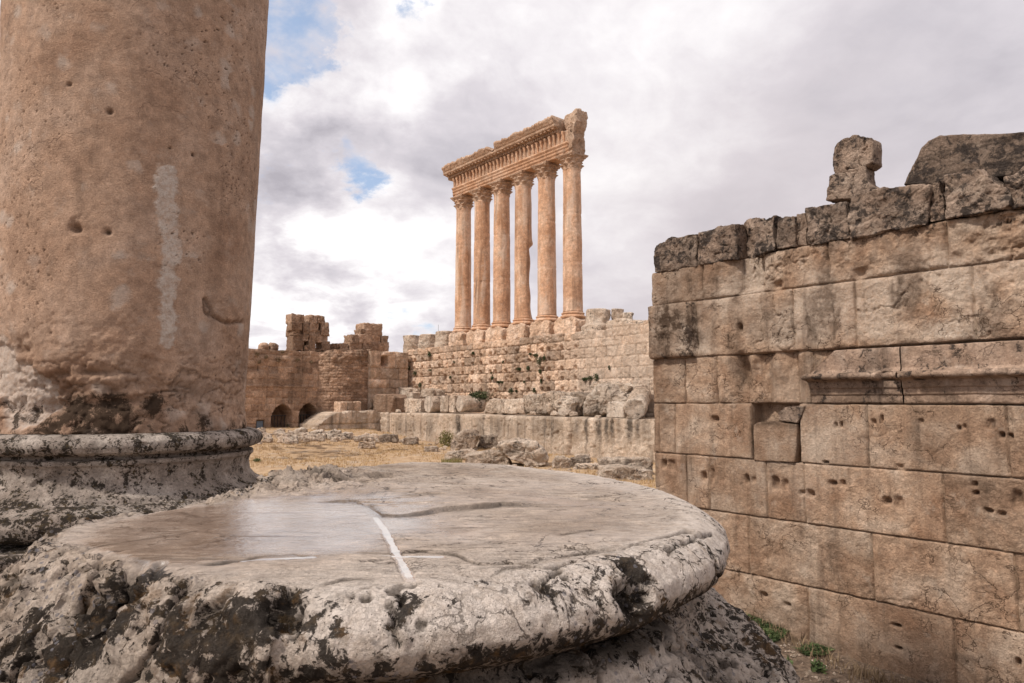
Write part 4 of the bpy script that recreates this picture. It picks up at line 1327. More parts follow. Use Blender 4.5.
for i, (x0, x1, yt, yb, lab) in enumerate([(403, 422, 337, 350, 'low worn drum nearest the corner, leftmost of the stumps left of the six columns'), (419, 439, 336, 350, 'flat topped drum in the middle of the stumps left of the six columns'),
                                           (435, 456, 333, 350, 'tall square shouldered drum right beside the leftmost standing column')]):
    drum_stump(x0, x1, yt, yb, 57.8, M_rub, 'column_stump', lab, 'column stump', 600 + i, 'column stumps on the long wall')
drum_stump(581, 616, 312, 334, 58.3, M_rub, 'column_stump', 'broad stepped column base right of the six columns', 'column stump', 611, 'column stumps on the long wall', .72)
for i, (x0, x1, yt, yb, D_, lab) in enumerate([(611, 624, 310, 328, 60.0, 'narrow upright broken drum behind the broad stepped column base'), (622, 634, 313.5, 328, 60.5, 'small round stump at the right end of the long wall top'), (497, 505, 322, 333, 62, 'small distant stump seen between the second and third columns'), (532, 540, 320.5, 330, 62, 'small distant stump seen between the fourth and fifth columns')]):
    drum_stump(x0, x1, yt, yb, D_, M_rub, 'column_stump', lab, 'column stump', 620 + i, 'column stumps on the long wall')
stone('broken_slab', north(58), [(600, 333), (602, 322), (620, 318), (636, 320), (648, 323), (648, 333)], 2, M_rub, 'low sloping slab at the right end of the long wall top', 'stone', seed=640, rnd=.3, amp=.2, nz=1, res=.14)
# lightning rod behind the stumps
rod = FCc.pt(FCc.px(427.5, 345)[0], 7.5, -2)
V, F = lathe([(.035, 7.5), (.03, 10), (.02, 12.0)], 8, rod[0], rod[1])
tag(obj('metal_rod', V, F, M_iron, None, rod), 'thin dark metal rod rising behind the flat topped drum', 'rod')

# ------------------------------------------------------------------ fallen pieces on the ledge
def k7(L): return [(440 + X / 6.208, 370 + Y / 6.208) for X, Y in L]
def k8(L): return [(540 + X / 6.208, 370 + Y / 6.208) for X, Y in L]
ST = dict(rnd=.16, nz=.8, res=.06, octs=5, crack=.25, facet=.7)


def lying_drum(name, p, axis, r, L, mat, label, seed, group=None, flutes=0):
    """column drum lying on its side; p = centre of the visible end on its axis"""
    axis = np.array(axis, float); axis /= np.linalg.norm(axis)
    e1 = np.cross(axis, UP); e1 /= np.linalg.norm(e1); e2 = np.cross(e1, axis)
    n, m = 56, max(8, int(L / .14))
    prof = [(s, 0.0) for s in np.linspace(.03, .93, 8)] + [(.98, .02 * L), (1, .05 * L)] + [(1, s) for s in np.linspace(.08 * L, .95 * L, m)] + [(.95, L)] + [(s, L) for s in (.7, .4, .03)]
    prof = np.array(prof)
    th = np.linspace(0, 2 * math.pi, n, endpoint=False)
    Rr = r * prof[:, 0][:, None] * np.ones(n)[None]
    if flutes:
        Rr = Rr * (1 - .05 * (prof[:, 0] > .9)[:, None] * np.abs(np.sin(flutes * th / 2))[None] ** .7)
    V = np.array(p)[None, None] + axis * prof[:, 1][:, None, None] + Rr[..., None] * (np.cos(th)[None, :, None] * e1 + np.sin(th)[None, :, None] * e2)
    V = V.reshape(-1, 3); V = V + .16 * r * vfbm(V / r * .9 + seed, 4, seed)
    F = grid_faces(n, len(prof), True)
    n0 = len(V); V = np.vstack([V, V[:n].mean(0), V[-n:].mean(0)]); j = np.arange(n)
    Ft = np.concatenate([np.stack([np.full(n, n0), (j + 1) % n, j], 1), np.stack([np.full(n, n0 + 1), (len(prof) - 1) * n + j, (len(prof) - 1) * n + (j + 1) % n], 1)])
    b = V.mean(0); b[2] = V[:, 2].min()
    at = {'stain': .3 * sstep(0, .4, fbm(V * .8, 3, seed)), 'pale': np.concatenate([np.where(prof[:, 0] < .97, .5, 0.0).repeat(n) * (np.arange(len(prof)).repeat(n) < 10), [.5, 0]])}
    return tag(obj(name, V, [F, Ft], mat, None, b, at), label, 'column drum', group)


FA = FL.shift(2.2)
def pd(x, y, fr): u, z = fr.px(x, y); return fr.pt(u, z, 0)
# row of slabs and drums
GD = 'fallen pieces lying on the ledge'
lying_drum('fallen_drum', pd(459.5, 404, FA), (.86, .51, 0), 1.05, 3.3, M_rub, 'long drum on its side with a pale left end, in front of the dark bush', 701, GD)
stone('fallen_slab', FA, [(449, 412.5), (448.6, 399), (450, 395.3), (454.6, 395.6), (455.3, 412.5)], 1.8, M_rub, 'thin upright slab leaning on the left end of the long drum', 'stone', GD, seed=702, amp=.12, **ST)
stone('fallen_slab', FA, [(440, 412.5), (439, 400), (441, 396), (447, 396), (448, 400), (447.6, 412.5)], 1.8, M_rub, 'second upright slab left of the long drum', 'stone', GD, seed=703, amp=.12, **ST)
lying_drum('fallen_drum', pd(428, 404.5, FA), (.8, .6, 0), 1.15, 2.2, M_rub, 'short drum on its side with a dark shaded flank, left of the two thin slabs', 704, GD)
stone('fallen_block', FA, [(398.5, 412.5), (398, 400), (405, 398.8), (411, 399.5), (420, 399), (420.5, 412.5)], 2, M_rub, 'grooved upright block between the dark corner block and the drums', 'stone', GD, seed=705, amp=.18, **ST)
stone('fallen_block', FL.shift(.3), [(373, 413.5), (372.5, 397), (376, 394), (390, 394.5), (392.5, 398), (392, 413.5)], 2.5, M_west, 'dark brown block standing on the corner of the ledge', 'stone block', GD, seed=706, amp=.16, attrs={'stain': .35}, **ST)
for i, (a, b, lab) in enumerate([(340, 347.5, 'left pale block of three in a row at the foot of the curved brick wall'), (347.6, 354, 'middle pale block of three in a row at the foot of the curved brick wall'), (354.2, 361.5, 'right pale block of three in a row at the foot of the curved brick wall')]):
    stone('low_block', FL2.shift(2.0), [(a, 413), (a + .2, 402), (b - .2, 401.5), (b, 413)], 2, M_far, lab, 'stone block', 'three pale blocks on the ledge return', seed=710 + i, amp=.12, **ST)
stone('fallen_block', FA, k7([(268, 268), (275, 225), (300, 188), (330, 178), (395, 198), (398, 268)]), 2.2, M_rub, 'rough sloping block right of the dark bush on the ledge', 'rock', GD, seed=720, amp=.22, **ST)
stone('fallen_block', FA, k7([(398, 270), (396, 205), (410, 183), (512, 178), (520, 200), (520, 270)]), 2.2, M_rub, 'squared pale block between the sloping rock and the broken moulding', 'stone block', GD, seed=721, amp=.14, **ST)
stone('fallen_moulding', FA, k7([(500, 176), (506, 158), (560, 152), (624, 154), (668, 132), (700, 136), (650, 190), (668, 272), (610, 274), (560, 270), (520, 266), (524, 196)]), 2.4, M_rub, 'broken moulded fragment with a slanted slab across its top', 'stone', GD, seed=722, amp=.2, attrs={'stain': lambda W, V: .8 * sstep(.9, .2, W[:, 2] + 1.6)}, **ST)  # darker towards the bottom, below the slanted slab
stone('leaning_rock', FA.shift(-.5), k7([(668, 272), (642, 190), (660, 150), (700, 134), (735, 150), (748, 200), (735, 240), (700, 276)]), 2.2, M_rub, 'pale pointed rock leaning right beside the broken moulding', 'rock', GD, seed=723, amp=.25, **ST)
stone('leaning_rock', FA.shift(-.4), k8([(118, 284), (96, 225), (108, 170), (150, 160), (195, 172), (200, 205), (175, 262), (150, 288)]), 2, M_rub, 'white tapering rock standing on its point in the middle of the ledge', 'rock', GD, seed=724, amp=.22, attrs={'pale': .5}, **ST)
stone('leaning_rock', FA.shift(.6), k8([(165, 285), (185, 200), (190, 145), (235, 138), (285, 165), (262, 210), (238, 250), (240, 285)]), 2.2, M_rub, 'dark shaded rock between the white tapering rock and the great boulder', 'rock', GD, seed=725, amp=.2, attrs={'stain': .6}, **ST)  # shade on this rock is put into its colour as even darkening


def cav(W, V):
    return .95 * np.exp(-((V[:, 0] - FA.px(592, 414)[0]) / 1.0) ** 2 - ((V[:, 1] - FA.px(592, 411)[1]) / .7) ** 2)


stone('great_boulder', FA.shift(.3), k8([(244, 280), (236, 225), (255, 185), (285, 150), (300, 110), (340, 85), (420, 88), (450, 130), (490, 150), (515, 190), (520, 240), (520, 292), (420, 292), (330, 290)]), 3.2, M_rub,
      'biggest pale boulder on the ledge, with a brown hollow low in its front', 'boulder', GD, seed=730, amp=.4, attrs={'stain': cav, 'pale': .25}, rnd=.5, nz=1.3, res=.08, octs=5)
stone('cracked_slab', FA.shift(1.8), k8([(300, 112), (310, 82), (360, 66), (400, 82), (470, 86), (545, 90), (560, 100), (530, 150), (480, 190), (400, 150)]), 2.2, M_rub, 'flat dark edged slab resting behind the top of the great boulder', 'stone', GD, seed=731, amp=.25, **ST)
stone('white_block', FA.shift(-1.0), k8([(412, 296), (413, 205), (420, 196), (470, 198), (500, 205), (515, 225), (520, 296)]), 1.5, M_rub, 'cut white block with a flat face, in front of the great boulder', 'stone block', GD, seed=732, amp=.07, rnd=.15, nz=.8, res=.06, octs=4, attrs={'pale': .6, 'lich': -.3})
lying_drum('fallen_drum', pd(635.5, 409, FL.shift(1.0)), (.27, .95, .24), 1.05, 5.2, M_rub, 'fluted column piece seen end on, tilted up beside the great boulder on the ledge', 733, GD, 18)
stone('fallen_block', FA.shift(2.5), k8([(500, 210), (505, 130), (540, 95), (600, 90), (615, 130), (600, 230)]), 2, M_rub, 'pale block behind the fluted column piece', 'stone block', GD, seed=734, amp=.2, **ST)
for i, q in enumerate([(553, 413.5, 3), (572, 414, 3.4), (596, 417, 2.6), (531, 413, 2), (396, 411, 2.4), (628, 417.5, 2.2)]):
    x, y, r = q
    stone('ledge_rubble', FL.shift(.8), [(x - r, y + r * .7), (x - r * .9, y - r * .3), (x - r * .2, y - r * .8), (x + r * .7, y - r * .5), (x + r, y + r * .5)], .5, M_rub, 'small rubble piece on the edge of the ledge', 'rubble', 'small rubble on the ledge', seed=740 + i, amp=.08, rnd=.5, nz=.4, res=.06)
# blocks at the foot of the pier
for i, (pp, lab) in enumerate([([(373, 398), (376, 389), (398, 387), (408, 389), (409, 398)], 'flat block lying at the foot of the corner pier'), ([(391, 405), (392, 393), (402, 391), (412, 393), (413, 405)], 'dark rough block just right of the dark corner block'), ([(420, 397), (421, 390), (427, 388.5), (433, 390.5), (434, 398)], 'grey rounded boulder behind the short drum')]):
    stone('foot_block', FL.shift(5.0), pp, 2, M_rub, lab, 'stone block', None, seed=750 + i, amp=.18, **ST)

# ------------------------------------------------------------------ yard rocks (stand on the ground)
def yard(name, poly, label, seed, cat='rock', thick=None, mat=None, group=None, amp=None, depth=None, **kw):
    ys = max(p[1] for p in poly)
    xm = np.mean([p[0] for p in poly])
    if depth is None:
        q = np.array(dirpx(xm, ys)); gz = -5.4
        for _ in range(6):
            P_ = q * (gz / q[2]); gz = float(ground_z([P_[0]], [P_[1]])[0])
        depth = P_[1]
    fr = facing(depth)
    pl = [fr.px(*q) for q in poly]
    wdt = np.ptp([p[0] for p in pl]); h = np.ptp([p[1] for p in pl])
    pl = [(a, b - (.15 if b < min(p[1] for p in pl) + .3 * h else 0)) for a, b in pl]
    th = thick or wdt * .7
    return stone(name, fr, pl, th, mat or M_rub, label, cat, group, pxmode=False, seed=seed, amp=amp or .10 * min(wdt, h) + .05, nz=kw.pop('nz', .6 * max(.5, h)), res=kw.pop('res', max(.04, wdt / 34)), octs=5, rnd=kw.pop('rnd', .20), crack=.35, facet=1.3, **kw)


GY = 'large rocks in front of the ledge'
yard('yard_rock', k7([(60, 498), (66, 455), (110, 385), (150, 374), (215, 378), (240, 410), (222, 470), (150, 500)]), 'rounded pale rock left of the overhanging slab in the yard', 800, group=GY)
yard('yard_slab', k7([(228, 492), (240, 440), (225, 412), (300, 404), (395, 408), (405, 430), (395, 470), (330, 490)]), 'overhanging slab with a black shaded underside, between two yard rocks', 801, 'stone', group=GY, attrs={'stain': .75})  # whole slab darkened in colour to stand for its shaded underside
yard('yard_boulder', k7([(395, 545), (360, 470), (390, 440), (470, 432), (560, 438), (630, 480), (668, 540), (664, 600), (560, 602), (480, 560)]), 'great arched boulder with an orange brown hollow, nearest in front of the ledge', 802, 'boulder', group=GY, thick=3.5,
     attrs={'stain': lambda W, V: .9 * np.exp(-((W[:, 0] + .1) / 1.0) ** 2 - ((W[:, 2] + 4.2) / .35) ** 2), 'pale': .2})
yard('yard_slab', k7([(180, 590), (150, 545), (200, 520), (300, 506), (420, 512), (440, 540), (440, 592)]), 'flat pale slab lying before the arched boulder', 803, 'stone', group=GY)
yard('yard_slab', k7([(20, 560), (40, 520), (100, 505), (180, 500), (240, 520), (230, 545), (120, 560)]), 'broken pale slab at the edge of the dry grass', 804, 'stone', group=GY)
yard('yard_block', k7([(262, 590), (270, 545), (330, 538), (430, 540), (440, 590)]), 'squared grey block in front of the flat pale slab', 805, 'stone block', group=GY, attrs={'stain': .5})
yard('yard_block', k8([(82, 610), (84, 560), (105, 535), (150, 532), (190, 560), (192, 612)]), 'upright pale block right of the arched boulder', 806, 'stone block', group=GY)
yard('yard_block', k8([(188, 600), (195, 545), (240, 538), (310, 545), (318, 600)]), 'blackened low block between the pale upright block and the rough low wall', 807, 'stone block', group=GY, attrs={'stain': .85})
yard('yard_slab', k8([(220, 618), (228, 592), (300, 588), (380, 590), (382, 618)]), 'thin flat slab lying below the blackened low block', 808, 'stone', group=GY)
yard('rough_low_wall', k8([(375, 645), (372, 560), (420, 552), (560, 548), (660, 552), (700, 560), (700, 650)]), 'knobbly low stretch of rough masonry at the foot of the tall wall', 809, 'wall', thick=1.5, group=None, attrs={'stain': lambda W, V: .7 * sstep(-.1, .3, fbm(W * 1.6, 3, 3))}, nz=.5)
yard('yard_block', [(357, 447.5), (358, 443), (364, 441.3), (373, 442), (373.5, 447.5)], 'lone flat topped block out in the dry grass', 810, 'stone block')
yard('yard_slab', [(600, 478), (604, 470), (625, 467), (652, 471), (654, 480)], 'low slab beside the foot of the rough low wall', 811, 'stone')

for i, (x, y, w_, h_, lab) in enumerate([(497, 459, 9, 6, 'small squared block lying between the flat pale slab and the arched boulder'), (431, 452, 7, 5, 'grey block on the dry grass left of the yellow green bush'), (410, 444, 8, 6, 'low block against the foot of the ledge, left of the bright white stone'), (583, 462, 8, 7, 'upright chipped block behind the blackened low block'), (530, 466, 6, 4, 'small block at the toe of the arched boulder'),
                                          (470, 446, 9, 6, 'grey block wedged before the rounded pale rock'), (490, 448, 8, 6, 'pale block under the overhanging slab'), (616, 458, 9, 5, 'pale low block at the foot of the streaked ledge'), (388, 441, 9, 6, 'long pale block at the corner of the ledge')]):
    yard('yard_block', [(x - w_, y), (x - w_ * .95, y - h_ * .9), (x - w_ * .3, y - h_ * 1.1), (x + w_ * .85, y - h_), (x + w_, y)], lab, 830 + i, 'stone block', res=.08, rnd=.12, attrs={'stain': .3 * (i % 3)})
# rubble in front of the arches and the ledge return
k = 0
def yard_px(x, y, r, asp, seed, lab, group, mat=None):
    a = [rng.uniform(.75, 1.1) for _ in range(7)]
    pts = []
    for i_ in range(7):
        th_ = math.pi * (1 + i_ / 6.0 * 1.0)
        pts.append((x + r * a[i_] * math.cos(th_), y + r * asp * a[i_] * math.sin(th_) * (1 if 0 < i_ < 6 else .2)))
    pts += [(x + r * .8, y + .3), (x - r * .8, y + .3)]
    yard('rubble_stone', pts, lab, seed, 'rubble', group=group, mat=mat, res=.14, rnd=.35)


rr2 = np.random.default_rng(21)
for i in range(120):
    x = rr2.uniform(258, 346); y = rr2.uniform(431, 444 - (x - 262) * .05)
    if x > 300 and y > 440: y -= 4
    r = rr2.uniform(1.8, 5.6)
    yard_px(x, y, r, rr2.uniform(.6, 1.0), 1000 + i, 'pale rubble stone in the heap before the two arches', 'rubble heap before the arches')
for i in range(30):
    x = rr2.uniform(345, 440); y = rr2.uniform(437, 441.5)
    yard_px(x, y, rr2.uniform(1.8, 5.0), rr2.uniform(.5, .9), 1080 + i, 'pale rubble stone along the foot of the ledge', 'rubble along the ledge foot')
for i in range(40):
    x = rr2.uniform(425, 520); y = rr2.uniform(443, 452)
    yard_px(x, y, rr2.uniform(1.2, 3.4), rr2.uniform(.5, .9), 1130 + i, 'pale rubble stone between the yard rocks', 'rubble between the yard rocks')
for i in range(34):
    x = rr2.uniform(500, 650); y = rr2.uniform(462, 476)
    yard_px(x, y, rr2.uniform(1.6, 4.4), rr2.uniform(.4, .8), 1190 + i, 'small rubble stone near the foot of the tall wall', 'rubble near the wall foot')
for i, (x, y, r, lab) in enumerate([(317, 437, 6, 'squared pale block at the right end of the rubble heap'), (334, 437.5, 6.5, 'largest pale block below the ledge return'), (346, 438, 5, 'upright pale block beside the green weeds'), (411, 436.5, 3.2, 'small bright white stone near the yellow bush'), (362, 439.5, 4, 'small pale block at the corner foot of the ledge'), (300, 435, 6, 'long pale slab before the right arch')]):
    fr = None
    yard('yard_block', [(x - r, y), (x - r * .95, y - r * .95), (x - r * .1, y - r * 1.15), (x + r * .9, y - r), (x + r, y)], lab, 1240 + i, 'stone block', res=.1, rnd=.25, attrs={'pale': .4})

# ------------------------------------------------------------------ plants
def leaves_vf(c, rad, n, size, seed, squash=(1, 1, 1), droop=0.0):
    r_ = np.random.default_rng(seed)
    d = r_.normal(size=(n, 3)); d /= np.linalg.norm(d, axis=1)[:, None]
    rr_ = rad * r_.random(n) ** .45 * (0.65 + .6 * np.abs(pn(d * 2.2 + seed, seed)) * 2)
    p = d * rr_[:, None] * np.array(squash)
    p[:, 2] -= droop * rr_ ** 2
    a = r_.normal(size=(n, 3)); a /= np.linalg.norm(a, axis=1)[:, None]
    b = np.cross(a, r_.normal(size=(n, 3))); b /= np.linalg.norm(b, axis=1)[:, None]
    s = size * r_.uniform(.6, 1.3, n)[:, None]
    P0 = p + np.array(c)
    V = np.stack([P0 - a * s, P0 + b * s * .45, P0 + a * s, P0 - b * s * .45], 1).reshape(-1, 3)
    F = np.arange(n * 4).reshape(n, 4)
    return V, F, np.repeat(r_.uniform(-.5, .5, n), 4)


GS = 'caper shrubs rooted in the long block wall'
spots = [(540, 361, 1.0), (537, 355, .8), (520, 369, .65), (529, 368, .5), (541, 371, .9), (451, 377, .7), (493, 378, .45), (499, 382, .6), (502, 382, .5), (512, 391, .7), (517, 391, .5), (525, 382, .4), (542, 381, .4), (586, 379, .8), (591, 378, .9), (597, 377, .8), (474, 353, .6),
         (504, 362, .5), (545, 358, .6), (455, 362, .4), (431, 370, .4), (535, 390, .5), (531, 354, .5), (492, 373, .35), (610, 368, .35), (431, 355, .35)]
for i, (x, y, s) in enumerate(spots):
    u, z = FJ.px(x, y)
    c = FJ.pt(u, z, .15)
    V, F, b = leaves_vf(c, s * .50, int(90 + 160 * s), .085, 900 + i, (1 + .5 * math.sin(i), .6, 1.0 + .6 * math.cos(i * 2.1)), .35)
    o = obj('caper_shrub', V, F, M_leaf, None, c, {'blk': b}, smooth=False)
    tag(o, 'small dark green shrub growing from a joint of the long block wall', 'shrub', GS)
for i, (x, y, s) in enumerate([(430, 354, .5), (421, 385, .5), (416, 373, .55), (405, 372, .6), (410, 368, .35)]):
    u, z = FJ.px(x, y); c = FJ.pt(u, z, .2)
    V, F, b = leaves_vf(c, s * .7, 160, .09, 940 + i, (1, .6, 1.5), .25)
    tag(obj('caper_shrub', V, F, M_leaf, None, c, {'blk': b}, smooth=False), 'small dark green shrub growing from a joint of the long block wall', 'shrub', GS)
GW = 'dry shrubs on the arched wall'
for i, (x, y, s) in enumerate([(257, 354, .6), (266, 357, .4), (278, 360, .8), (297, 360, .6), (282, 352, .4), (259, 362, .5), (311, 362, .4), (336, 404, .5)]):
    u, z = FWs.px(x, y); c = FWs.pt(u, z, .2)
    V, F, b = leaves_vf(c, s * .7, 140, .1, 960 + i, (1, .6, 1.0), .25)
    tag(obj('wall_shrub', V, F, M_strawd, None, c, {'blk': b - .3}, smooth=False), 'small dull shrub growing high on the arched wall', 'shrub', GW)
c = pd(478, 396, FL.shift(4.5))
V, F, b = leaves_vf(c, 1.1, 1100, .13, 981, (1.6, .8, .75))
tag(obj('bush', V, F, M_leaf, None, c, {'blk': b}, smooth=False), 'dark green bush behind the long drum on the ledge', 'bush')


def on_ground_many(xs, ys):
    cx = np.asarray(xs, float) - 512.0; cy = 341.5 - np.asarray(ys, float)
    q = np.stack([cx, FOC * math.cos(PITCH) - cy * math.sin(PITCH), FOC * math.sin(PITCH) + cy * math.cos(PITCH)], 1)
    gz = np.full(len(q), -5.4)
    for _ in range(8):
        P_ = q * (gz / q[:, 2])[:, None]; gz = ground_z(P_[:, 0], P_[:, 1])
    P_[:, 2] = gz
    return P_


def on_ground(x, y):
    return on_ground_many([x], [y])[0]


c = on_ground(446, 446.5); c[2] += .8
V, F, b = leaves_vf(c, 1.15, 900, .12, 982, (1.0, .8, 1.1))
tag(obj('bush', V, F, M_leafy, None, c - np.array([0, 0, .8]), {'blk': b}, smooth=False), 'yellow green bush against the foot of the ledge', 'bush')
for i, (x, y, s, lab) in enumerate([(315, 433, .8, 'green weeds in the rubble below the right arch'), (345, 433.5, 1.1, 'green weeds beside the upright pale block below the ledge return'), (291, 431, .6, 'green weeds between the two arches'), (257, 462, .35, 'small green weed at the podium edge by the big column base')]):
    c = on_ground(x, y)
    V, F, b = leaves_vf(c + np.array([0, 0, s * .4]), s, 500, .12 * max(s, .4), 985 + i, (1.3, 1, .6))
    tag(obj('weed', V, F, M_weed, None, c, {'blk': b}, smooth=False), lab, 'weeds')


def blades(cs, h, wd, seed, lean=.5):
    r_ = np.random.default_rng(seed)
    n = len(cs)
    a = r_.uniform(0, 2 * math.pi, n)
    hh = h * r_.uniform(.5, 1.3, n); ww_ = wd * r_.uniform(.6, 1.4, n)
    sx = np.stack([np.cos(a), np.sin(a), 0 * a], 1) * ww_[:, None]
    ln = r_.normal(size=(n, 3)) * lean * hh[:, None]; ln[:, 2] = hh
    b1 = cs - sx; b2 = cs + sx; m1 = cs + ln * np.array([.35, .35, .55]) - sx * .7; m2 = cs + ln * np.array([.35, .35, .55]) + sx * .7; tp = cs + ln; tp2 = tp + sx * .1
    V = np.stack([b1, b2, m2, m1, tp2, tp], 1).reshape(-1, 3)
    i6 = np.arange(n) * 6
    F = np.concatenate([np.stack([i6, i6 + 1, i6 + 2, i6 + 3], 1), np.stack([i6 + 3, i6 + 2, i6 + 4, i6 + 5], 1)])
    return V, F, np.repeat(r_.uniform(-.5, .5, n), 6)


# dry grass of the yard: one uncountable mass
gr = np.random.default_rng(77)
dn = gr.uniform(0, 1, (12000, 2)) * np.array([74, 30]) + np.array([18, 18])
cs = -RV * dn[:, :1] + NV * dn[:, 1:]
cs = cs[fbm(np.stack([cs[:, 0] * .12, cs[:, 1] * .12, 0 * cs[:, 0]], 1), 2, 3) + gr.uniform(-.25, .25, len(cs)) > -.02]
cs = np.repeat(cs, 4, 0) + gr.normal(size=(len(cs) * 4, 3)) * np.array([.12, .12, 0])
cs[:, 2] = ground_z(cs[:, 0], cs[:, 1]) - .01
V, F, b = blades(cs, .22, .02, 5, .5)
tag(obj('dry_grass', V, F, M_straw, None, (0, 0, 0), {'blk': b}, smooth=False), 'short yellow dry grass covering the yard', 'grass', kind='stuff')
# yellow tuft before the slab
cs = on_ground_many(gr.uniform(441, 462, 260), gr.uniform(462, 465, 260))
V, F, b = blades(cs, .45, .02, 6, .3)
tag(obj('grass_tuft', V, F, M_leafy, None, cs.mean(0), {'blk': b}, smooth=False), 'yellow grass tuft in front of the broken pale slab', 'grass')
# low green growth and dry stalks near the tall wall
for i, (x, y, rx, ry, n, lab) in enumerate([(762, 629, 24, 15, 6000, 'green ground plants beside the foreground stone, under the tall wall'), (815, 652, 13, 5, 1500, 'small green patch in the gravel under the tall wall')]):
    a = gr.uniform(0, 6.28, n); q = gr.random(n) ** .5
    cs = on_ground_many(x + rx * np.cos(a) * q, y + ry * np.sin(a) * q)
    V, F, b = blades(cs, .07, .03, 10 + i, 1.2)
    tag(obj('green_patch', V, F, M_weed, None, cs.mean(0), {'blk': b}, smooth=False), lab, 'weeds', kind='stuff')
for i, (x0, y0, x1, y1, n, h, lab) in enumerate([(745, 604, 840, 654, 320, .18, 'dry stalks along the left foot of the tall wall'), (850, 660, 930, 690, 300, .24, 'dry stalks along the right foot of the tall wall')]):
    t_ = gr.random(n)
    cs = on_ground_many(x0 + (x1 - x0) * t_ + gr.normal(size=n) * 3, y0 + (y1 - y0) * t_ + 8 + np.abs(gr.normal(size=n)) * 7)
    V, F, b = blades(cs, h, .012, 20 + i, .35)
    tag(obj('dry_stalks', V, F, M_strawd, None, cs.mean(0), {'blk': b}, smooth=False), lab, 'dry grass', kind='stuff')
for i, (x, y, s, lab) in enumerate([(926, 670, .28, 'small green plant with upright leaves against the tall wall'), (818, 672, .16, 'tiny green weed in the gravel'), (787, 668, .14, 'tiny weed close to the foreground stone')]):
    c = on_ground(x, y)
    V, F, b = leaves_vf(c + np.array([0, 0, s * .6]), s, 90, .06, 990 + i, (1, 1, .9))
    tag(obj('weed', V, F, M_weed, None, c, {'blk': b}, smooth=False), lab, 'weeds')
# gravel by the tall wall
acc = Acc()
dn = gr.uniform(0, 1, (2600, 2)) * np.array([11, 7.4]) + np.array([2, 7.5])
pg_ = -RV * dn[:, :1] + NV * dn[:, 1:]
zg_ = ground_z(pg_[:, 0], pg_[:, 1])
for i in range(len(pg_)):
    p = pg_[i]; s = gr.uniform(.012, .06)
    o_ = gr.normal(size=(6, 3)) * .2 * s
    q = np.array([[1, 0, 0], [0, 1, 0], [-1, 0, 0], [0, -1, 0], [0, 0, .7], [0, 0, -.5]]) * s + o_ + np.array([p[0], p[1], zg_[i] + .2 * s])
    acc.add(q, np.array([[0, 1, 4], [1, 2, 4], [2, 3, 4], [3, 0, 4], [1, 0, 5], [2, 1, 5], [3, 2, 5], [0, 3, 5]]), blk=gr.uniform(-.5, .5))
tag(acc.build('gravel', M_rub, None, (0, 0, 0), False), 'loose gravel on the brown soil below the tall wall', 'gravel', kind='stuff')

# ------------------------------------------------------------------ podium under the near bases
BC = np.array([-0.55, 2.30, 0.0])           # centre of the bare base
CC = np.array([-3.60, 6.40, 0.0])           # centre of the standing giant column
RD = (CC - BC) / np.linalg.norm(CC - BC)
RN = np.array([RD[1], -RD[0], 0])
ZF = -1.43
ss = np.linspace(-14, 46, 160); q_ = np.linspace(-16, 1.62, 60)
S_, Q_ = np.meshgrid(ss, q_)
Pp = BC + S_.ravel()[:, None] * RD + Q_.ravel()[:, None] * RN
Pp[:, 2] = ZF + .02 * fbm(Pp * 1.2, 4, 91) - .03 * np.exp(-(((S_.ravel() + 100) % 1.9 - .95) / .03) ** 2)
F0 = grid_faces(len(ss), len(q_))[:, ::-1]
acc = Acc()
acc.add(Pp, F0)
for ring in ('side',):
    nb = len(ss)
    edges = [np.arange(nb) + (len(q_) - 1) * nb, np.arange(nb)[::-1], np.arange(len(q_)) * nb, (np.arange(len(q_)) * nb + nb - 1)[::-1]]
    for e in edges:
        rows = []
        for z in np.linspace(0, -5.2, 40):
            r_ = Pp[e].copy(); r_[:, 2] += z
            r_ += .05 * vfbm(r_ * 1.1, 3, 92) * (z < 0)
            rows.append(r_)
        acc.add(np.concatenate(rows), grid_faces(len(e), 40))
tag(acc.build('podium', M_pod, None, (BC[0], BC[1], -5.5)), 'high stone podium carrying the giant column and the bare column base', 'podium')

# ------------------------------------------------------------------ giant column on the left
c0 = np.array([CC[0], CC[1], ZF])
gc = empty('giant_column', c0)
tag(gc, 'giant brown column with a pale smear and eroded foot on a mouldy base', 'column')
zs = np.concatenate([np.arange(-.27, 4.6, .012), np.arange(4.6, 11, .15)])
rs_ = np.interp(zs, [-.27, -.1, 0.1, 4.2, 11], [1.06, 1.035, 1.04, 1.135, 1.12])
NTH = 620
TC = math.atan2(-CC[1], -CC[0]) - math.pi      # angle seam turned away from us


def cpx(x, y, r=1.08):
    """theta, z on the shaft surface under a pixel"""
    q = np.array(dirpx(x, y)); a = q[0] ** 2 + q[1] ** 2
    b = -2 * (q[0] * CC[0] + q[1] * CC[1]); cc = CC[0] ** 2 + CC[1] ** 2 - r * r
    ds = b * b - 4 * a * cc
    s = (-b - math.sqrt(max(ds, 0))) / (2 * a)
    return (math.atan2(q[1] * s - CC[1], q[0] * s - CC[0]) - TC) % (2 * math.pi), q[2] * s


def seg_dist(A_, Z_, pts):
    d = np.full(A_.shape, 9.0)
    for (a0, z0), (a1, z1) in zip(pts[:-1], pts[1:]):
        x = A_ * 1.08; x0, x1 = a0 * 1.08, a1 * 1.08
        vx, vz = x1 - x0, z1 - z0; L = vx * vx + vz * vz + 1e-12
        t = np.clip(((x - x0) * vx + (Z_ - z0) * vz) / L, 0, 1)
        d = np.minimum(d, np.hypot(x - x0 - t * vx, Z_ - z0 - t * vz))
    return d


